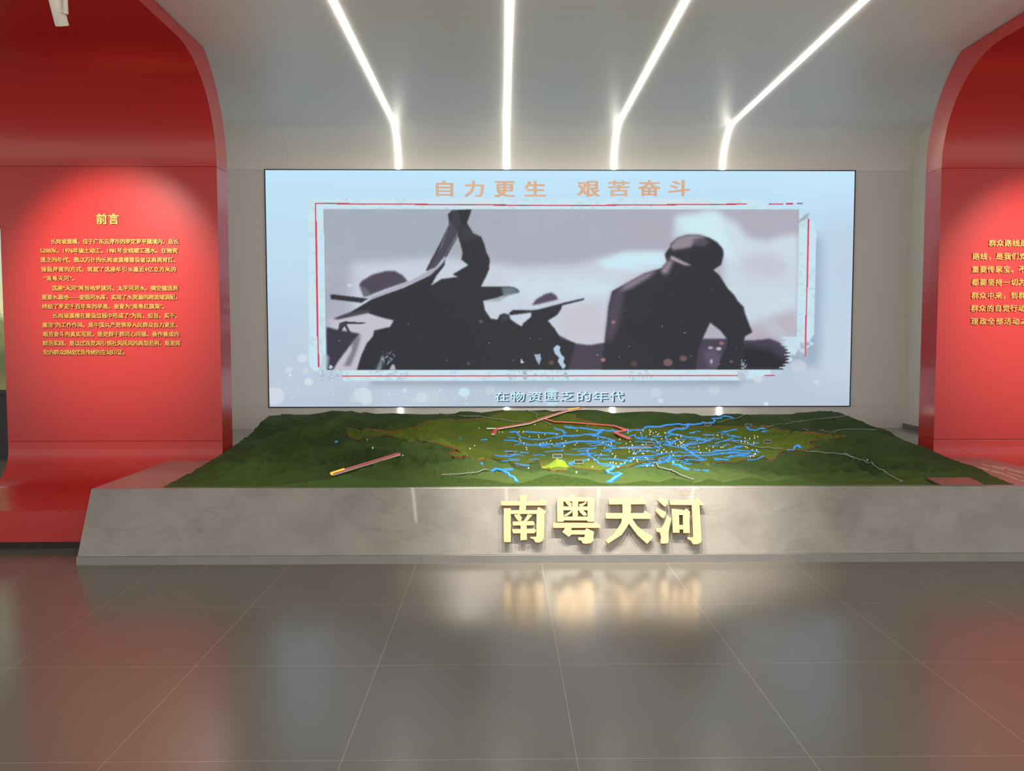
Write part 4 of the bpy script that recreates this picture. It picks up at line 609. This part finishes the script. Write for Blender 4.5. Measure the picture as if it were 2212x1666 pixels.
at.data.foreach_set('color', np.concatenate([cc, np.ones((len(cc), 1))], 1).astype(np.float32).ravel())
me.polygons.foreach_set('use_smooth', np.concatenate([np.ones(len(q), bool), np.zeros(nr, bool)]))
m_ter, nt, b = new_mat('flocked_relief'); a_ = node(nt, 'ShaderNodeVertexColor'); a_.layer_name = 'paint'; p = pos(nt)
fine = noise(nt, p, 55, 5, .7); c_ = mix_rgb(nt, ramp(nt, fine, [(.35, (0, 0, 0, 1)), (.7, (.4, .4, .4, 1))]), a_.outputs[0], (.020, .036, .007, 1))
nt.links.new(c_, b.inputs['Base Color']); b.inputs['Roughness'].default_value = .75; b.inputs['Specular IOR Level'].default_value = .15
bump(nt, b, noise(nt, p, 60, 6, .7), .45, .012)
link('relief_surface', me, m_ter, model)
H = lambda x, y: float(relief(np.array([x]), np.array([y]))[0])
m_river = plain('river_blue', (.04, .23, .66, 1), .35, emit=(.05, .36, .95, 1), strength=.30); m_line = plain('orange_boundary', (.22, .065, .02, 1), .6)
m_road = plain('grey_road', (.20, .23, .20, 1), .5); m_dot = plain('white_marker', (.80, .80, .74, 1), .5)
def strip(name, pts, w, z_up, mat, thick=.005, label=None, vary=0):
    """a narrow raised band that follows the ground"""
    q = [Vector((x, y, 0)) for x, y in pts]; L = []; 
    for i, p_ in enumerate(q):
        t = (q[min(i+1, len(q)-1)]-q[max(i-1, 0)]);
        t = t.normalized() if t.length > 1e-6 else Vector((1, 0, 0)); nrm = Vector((-t.y, t.x, 0))
        for s in (1, -1):
            v = p_+nrm*s*(w/2)*(1+vary*(2*random.Random(i*7+s+int(p_.x*999)).random()-1)); L.append((v.x, v.y))
    X = np.array([a for a, _ in L]); Y = np.array([c for _, c in L]); Z = relief(X, Y); Zm = np.maximum(Z[0::2], Z[1::2]); n = len(q); vs = []
    for i in range(n):
        for s in (0, 1): vs.append((X[2*i+s], Y[2*i+s], Zm[i]+z_up))
    for i in range(n):
        for s in (0, 1): vs.append((X[2*i+s], Y[2*i+s], Zm[i]+z_up-thick-.010))
    fs = []
    for i in range(n-1):
        a = 2*i; fs += [(a, a+1, a+3, a+2), (2*n+a, 2*n+a+2, 2*n+a+3, 2*n+a+1), (a, a+2, 2*n+a+2, 2*n+a), (a+1, 2*n+a+1, 2*n+a+3, a+3)]
    fs += [(0, 2*n, 2*n+1, 1), (2*n-2, 2*n-1, 4*n-1, 4*n-2)]
    mb = MB(); mb.add(vs, fs); o = mb.build(name, mat, model)
    if label: o['label'] = label
    return o
def smooth(pts):
    """steady step along a line, so that a hidden dip behind a ridge does not fold the band"""
    out = [pts[0]]
    for p_ in pts[1:]:
        if math.hypot(p_[0]-out[-1][0], p_[1]-out[-1][1]) > .018: out.append(p_)
    return out if len(out) > 1 else pts[:2]
rnd = random.Random(6)
def wander(pts):
    out = [pts[0]]
    for a, c in zip(pts, pts[1:]):
        n_ = max(1, int(math.hypot(c[0]-a[0], c[1]-a[1])/.03))
        for k in range(1, n_+1): out.append((a[0]+(c[0]-a[0])*k/n_+rnd.uniform(-.006, .006), a[1]+(c[1]-a[1])*k/n_+rnd.uniform(-.010, .010)))
    return out
for w, pts in RIVERS: strip('river', wander(smooth(pts)), min(max(w*1.25, .012), .065), .007, m_river, vary=.55)
# short irrigation canals filling the valley floor
for k in range(92):
    x = rnd.uniform(.05, 2.15); y = rnd.uniform(6.15, 7.75)
    if k % 3 == 0: x = rnd.uniform(.7, 1.6); y = rnd.uniform(5.9, 6.4)
    a = rnd.uniform(-.5, .5)+(0 if rnd.random() < .75 else 1.0); L = rnd.uniform(.05, .20)
    pts = [(x+L*(t-.5)*math.cos(a), y+L*(t-.5)*math.sin(a)+.02*math.sin(t*7+k)) for t in np.linspace(0, 1, 6)]
    strip('canal', wander(pts), rnd.uniform(.007, .014), .005, m_river, vary=.5)
seg = []; cur = [BORDER[0]]
for a, c in zip(BORDER, BORDER[1:]):
    if math.hypot(a[0]-c[0], a[1]-c[1]) > .30: seg.append(cur); cur = [c]
    else: cur.append(c)
seg.append(cur)
for s in seg:
    if len(s) > 2: strip('boundary_line', smooth(s), .008, .002, m_line)
# raised roads on small posts
for pts in ROADS:
    pts = [p_ for i, p_ in enumerate(pts) if i == 0 or math.hypot(p_[0]-pts[i-1][0], p_[1]-pts[i-1][1]) < .5]
    if len(pts) < 2: continue
    d_ = [pts[0]]
    for a, c in zip(pts, pts[1:]):
        for t in (.34, .67, 1): d_.append((a[0]+(c[0]-a[0])*t, a[1]+(c[1]-a[1])*t))
    zs = relief(np.array([a for a, _ in d_]), np.array([c for _, c in d_])); zs = np.convolve(np.pad(zs, 3, mode='edge'), np.ones(7)/7, 'valid')
    zs = np.maximum(zs, relief(np.array([a for a, _ in d_]), np.array([c for _, c in d_])))+.012
    mb = MB(); mb.tube([(a, c, z_) for (a, c), z_ in zip(d_, zs)], .0045, 6)
    for k in range(2, len(d_)-1, 6): mb.tube([(d_[k][0], d_[k][1], zs[k]), (d_[k][0], d_[k][1], H(*d_[k])-.004)], .003, 6)
    mb.build('road', m_road, model, True)
# village markers
def dot_mesh():
    mb = MB(); r = .0056; rings = []
    for a in np.linspace(0, math.pi/2, 4): rings.append([(r*math.cos(a)*math.cos(t), r*math.cos(a)*math.sin(t), .004+r*math.sin(a)) for t in np.linspace(0, 2*math.pi, 8, endpoint=False)])
    vs = [q_ for R_ in rings for q_ in R_]+[(r*math.cos(t), r*math.sin(t), -.006) for t in np.linspace(0, 2*math.pi, 8, endpoint=False)]
    fs = [(i*8+k, i*8+(k+1) % 8, (i+1)*8+(k+1) % 8, (i+1)*8+k) for i in range(3) for k in range(8)]+[(32+k, 32+(k+1) % 8, (k+1) % 8, k) for k in range(8)]
    mb.add(vs, fs); return mb.mesh('village_marker')
dm = dot_mesh(); dm.materials.append(m_dot)
near_first = sorted(DOTS, key=lambda q_: q_[1])
for x, y in near_first[:98]:
    o = bpy.data.objects.new('village_marker', dm); C.objects.link(o); o.parent = model; o.location = Vector((x, y, H(x, y)))-model.location
mb = MB()
for x, y in near_first[98:]:
    z_ = H(x, y); mb.add([(v.co.x+x, v.co.y+y, v.co.z+z_) for v in dm.vertices], [tuple(f.vertices) for f in dm.polygons])
o = mb.build('distant_village_markers', m_dot, model); o['kind'] = 'stuff'
# small place-name plates
m_tagb = plain('tag_plate', (.05, .065, .05, 1), .4); m_tagw = plain('tag_rim', (.55, .56, .52, 1), .5)
for x, y in TAGS:
    z_ = H(x, y)+.022; w, h = .034, .014
    o = MB().box((x-w, y-.001, z_-h), (x+w, y+.001, z_+h)).build('place_tag', m_tagb, model)
    mb = MB(); t = .0022
    for a, c in (((x-w, z_-h), (x+w, z_-h+t)), ((x-w, z_+h-t), (x+w, z_+h)), ((x-w, z_-h), (x-w+t, z_+h)), ((x+w-t, z_-h), (x+w, z_+h))): mb.box((a[0], y-.0018, a[1]), (c[0], y-.0008, c[1]))
    r_ = mb.build('rim', m_tagw, model); r_.parent = o; r_.matrix_parent_inverse = Matrix.Identity(4); r_.location = (0, 0, 0)
    if True: r_.parent = o
    mb = MB().tube([(x, y, z_-h), (x, y, z_-h-.016)], .0015, 6); r_ = mb.build('pin', m_tagw, model); r_.parent = o; r_.matrix_parent_inverse = Matrix.Identity(4)
# glowing red aqueduct bars carried above the ground
m_bar = plain('red_light_bar', (.50, .035, .030, 1), .3, emit=(1, .05, .035, 1), strength=.22); m_barp = plain('pink_light_bar', (.62, .12, .12, 1), .3, emit=(1, .16, .15, 1), strength=.20)
m_hot = plain('lit_amber_end', (.9, .4, .05, 1), .3, emit=(1, .42, .04, 1), strength=1.0); m_tray = plain('pale_underside', (.70, .68, .62, 1), .4)
def bar(name, pts, zs, w, mat, label, tray=True):
    inn = []; n = len(pts); q = [Vector((x, y, z_)) for (x, y), z_ in zip(pts, zs)]; vs = []
    for i, p_ in enumerate(q):
        t = q[min(i+1, n-1)]-q[max(i-1, 0)]; t.z = 0; t.normalize(); nr_ = Vector((-t.y, t.x, 0))
        for s in (1, -1):
            for dz in (.008, 0): v = p_+nr_*s*w/2; vs.append((v.x, v.y, v.z+dz))
    fs = [(0, 1, 3, 2), (4*n-4, 4*n-2, 4*n-1, 4*n-3)]
    for i in range(n-1):
        a = 4*i; c = a+4; fs += [(a, a+2, c+2, c), (a+1, c+1, c+3, a+3), (a, c, c+1, a+1), (a+2, a+3, c+3, c+2)]
    mb = MB(); mb.add(vs, fs); o = mb.build(name, mat, model); o['label'] = label
    if tray:
        mb = MB(); mb.add([(x, y, z_-.0085 if k % 2 else z_-.0005) for k, (x, y, z_) in enumerate(vs)], fs); r_ = mb.build('tray', m_tray, model); r_.parent = o; r_.matrix_parent_inverse = Matrix.Identity(4); r_.location = -model.location*0
    return o
def lift(pts, up): return [H(*p_)+up for p_ in pts]
bw = [tuple(BAR_A[k]+(BAR_B[k]-BAR_A[k])*u_ for k in (0, 1)) for u_ in (0, .33, .67, 1)]
zb = [BAR_A[2]+(BAR_B[2]-BAR_A[2])*u_ for u_ in (0, .33, .67, 1)]
ob = bar('aqueduct_bar', bw, zb, .030, m_bar, 'red glowing bar with a pale underside and amber tip')
mb = MB(); a = Vector((bw[0][0], bw[0][1], zb[0])); d_ = (Vector((bw[1][0], bw[1][1], zb[1]))-a)
mb.tube([a-d_*.06+Vector((0, 0, .006)), a+d_*.5+Vector((0, 0, .007))], .0105, 8); r_ = mb.build('lit_tip', m_hot, model); r_.parent = ob; r_.matrix_parent_inverse = Matrix.Identity(4); r_['label'] = 'amber lit tip'
zz = lift(BAR_NORTH, .022); ob = bar('aqueduct_bar', BAR_NORTH, zz, .034, m_bar, 'long red bar climbing to the far ridge')
mb = MB(); a = Vector((*BAR_NORTH[-2], zz[-2]+.01)); d_ = Vector((*BAR_NORTH[-1], zz[-1]+.01))-a; mb.tube([a+d_*.1, a+d_*.7], .007, 8); r_ = mb.build('lit_tip', m_hot, model); r_.parent = ob; r_.matrix_parent_inverse = Matrix.Identity(4)
bar('aqueduct_branch', BAR_BRANCH, lift(BAR_BRANCH, .014), .038, m_barp, 'pink zigzag branch bar', False)
hx, hy = BAR_NORTH[1]; hz = H(hx, hy)
MB().box((hx-.10, hy-.006, hz+.018), (hx+.0, hy+.006, hz+.03)).build('pale_bar', m_tray, model)
# lake plate in the valley
strip('lake', [(1.03, 6.98), (1.12, 7.0), (1.22, 6.98), (1.30, 7.0)], .09, .004, plain('lavender_lake', (.34, .30, .36, 1), .3))

# ================================================================ small plate at the front edge of the plinth
pl = tag(empty('caption_plate', (3.06, 5.37, .452)), 'small dark red stone plate lying at the front edge of the model', 'plate')
m_plate, nt, b = new_mat('polished_plate'); p = pos(nt); b.inputs['Base Color'].default_value = (.20, .13, .115, 1); b.inputs['Roughness'].default_value = .18
mb = MB(); mb.add([(2.93, 5.29, .4515), (3.22, 5.29, .4515), (3.22, 5.46, .4680), (2.92, 5.46, .4680), (2.93, 5.29, .4585), (3.22, 5.29, .4585), (3.22, 5.46, .478), (2.92, 5.46, .478)], [(0,3,2,1),(4,5,6,7),(0,1,5,4),(1,2,6,5),(2,3,7,6),(3,0,4,7)])
mb.build('slab', m_plate, pl)

# ================================================================ track lamp at the upper left
lamp = tag(empty('track_spotlight', (-2.47, 4.5, 3.40)), 'white cylindrical track spotlight hanging from the ceiling before the left red panel', 'lamp')
def cam_at(px, py, y): d = cam_ray(px, py); t = y/d.y; return Vector((d.x*t, y, CAM_Z+d.z*t))
a = cam_at(118.5, -6, 4.50); c = cam_at(134.5, 56, 4.56)
ax = (c-a).normalized(); r = .0345
mb = MB(); mb.tube([a, a+ax*.004, c-ax*.006, c], [r*.94, r, r, r*.95], 40); mb.build('body', m_white, lamp, True).modifiers.new('es', 'EDGE_SPLIT').split_angle = .5
mb = MB(); mb.tube([a-ax*.014, a+ax*.002], [r*.7, r*.72], 32); mb.build('rear_cap', m_black, lamp, True)
mb = MB(); s0 = cam_at(142.5, 31, 4.50); s1 = cam_at(142.5, -40, 4.50); mb.box((s0.x-.0095, 4.49, s0.z), (s0.x+.0095, 4.51, 3.63)); mb.tube([s0+Vector((.004, 0, .02)), s0+Vector((-.03, .01, .015))], .006, 12); bevel(mb.build('bracket', m_white, lamp), .003)
mb = MB(); mb.box((s0.x-.09, 4.475, 3.625), (s0.x+.09, 4.525, 3.6545)); bevel(mb.build('gear_box', m_white, lamp), .003)

# ================================================================ what shows past the outer edge of the left panel
m_dark = plain('dark_gallery_wall', (.03, .03, .032, 1), .6)
MB().box((-10, 9.6, 0), (-5.0, 9.8, ZC)).build('wall_far', m_dark)['kind'] = 'structure'
MB().box((5.6, 9.6, 0), (10, 9.8, ZC)).build('wall_east', m_dark)['kind'] = 'structure'
mur = tag(empty('lit_mural', (-6.6, 9.57, .8)), 'backlit landscape picture seen past the left edge of the red panel', 'picture')
m_mur, nt, b = new_mat('mural_print'); p = pos(nt); x, y, z = xyz(nt, p)
tree = math_n(nt, 'ADD', z, math_n(nt, 'MULTIPLY', noise(nt, p, 5, 5, .7), .9))
c_ = ramp(nt, math_n(nt, 'DIVIDE', tree, 4), [(.30, lin(120, 110, 60)), (.40, lin(70, 80, 35)), (.50, lin(120, 125, 70)), (.56, lin(220, 215, 160)), (.78, lin(190, 205, 205))])
nt.links.new(c_, b.inputs['Emission Color']); b.inputs['Emission Strength'].default_value = 1.0; b.inputs['Base Color'].default_value = (.05, .05, .05, 1)
MB().box((-8.2, 9.54, .84), (-5.2, 9.595, 2.72)).build('print', m_mur, mur)
mb = MB(); mb.box((-8.25, 9.55, .79), (-8.2, 9.6, 2.77)); mb.box((-5.2, 9.55, .79), (-5.15, 9.6, 2.77)); mb.box((-8.2, 9.55, .79), (-5.2, 9.6, .84)); mb.box((-8.2, 9.55, 2.72), (-5.2, 9.6, 2.77)); mb.build('frame', m_black, mur)
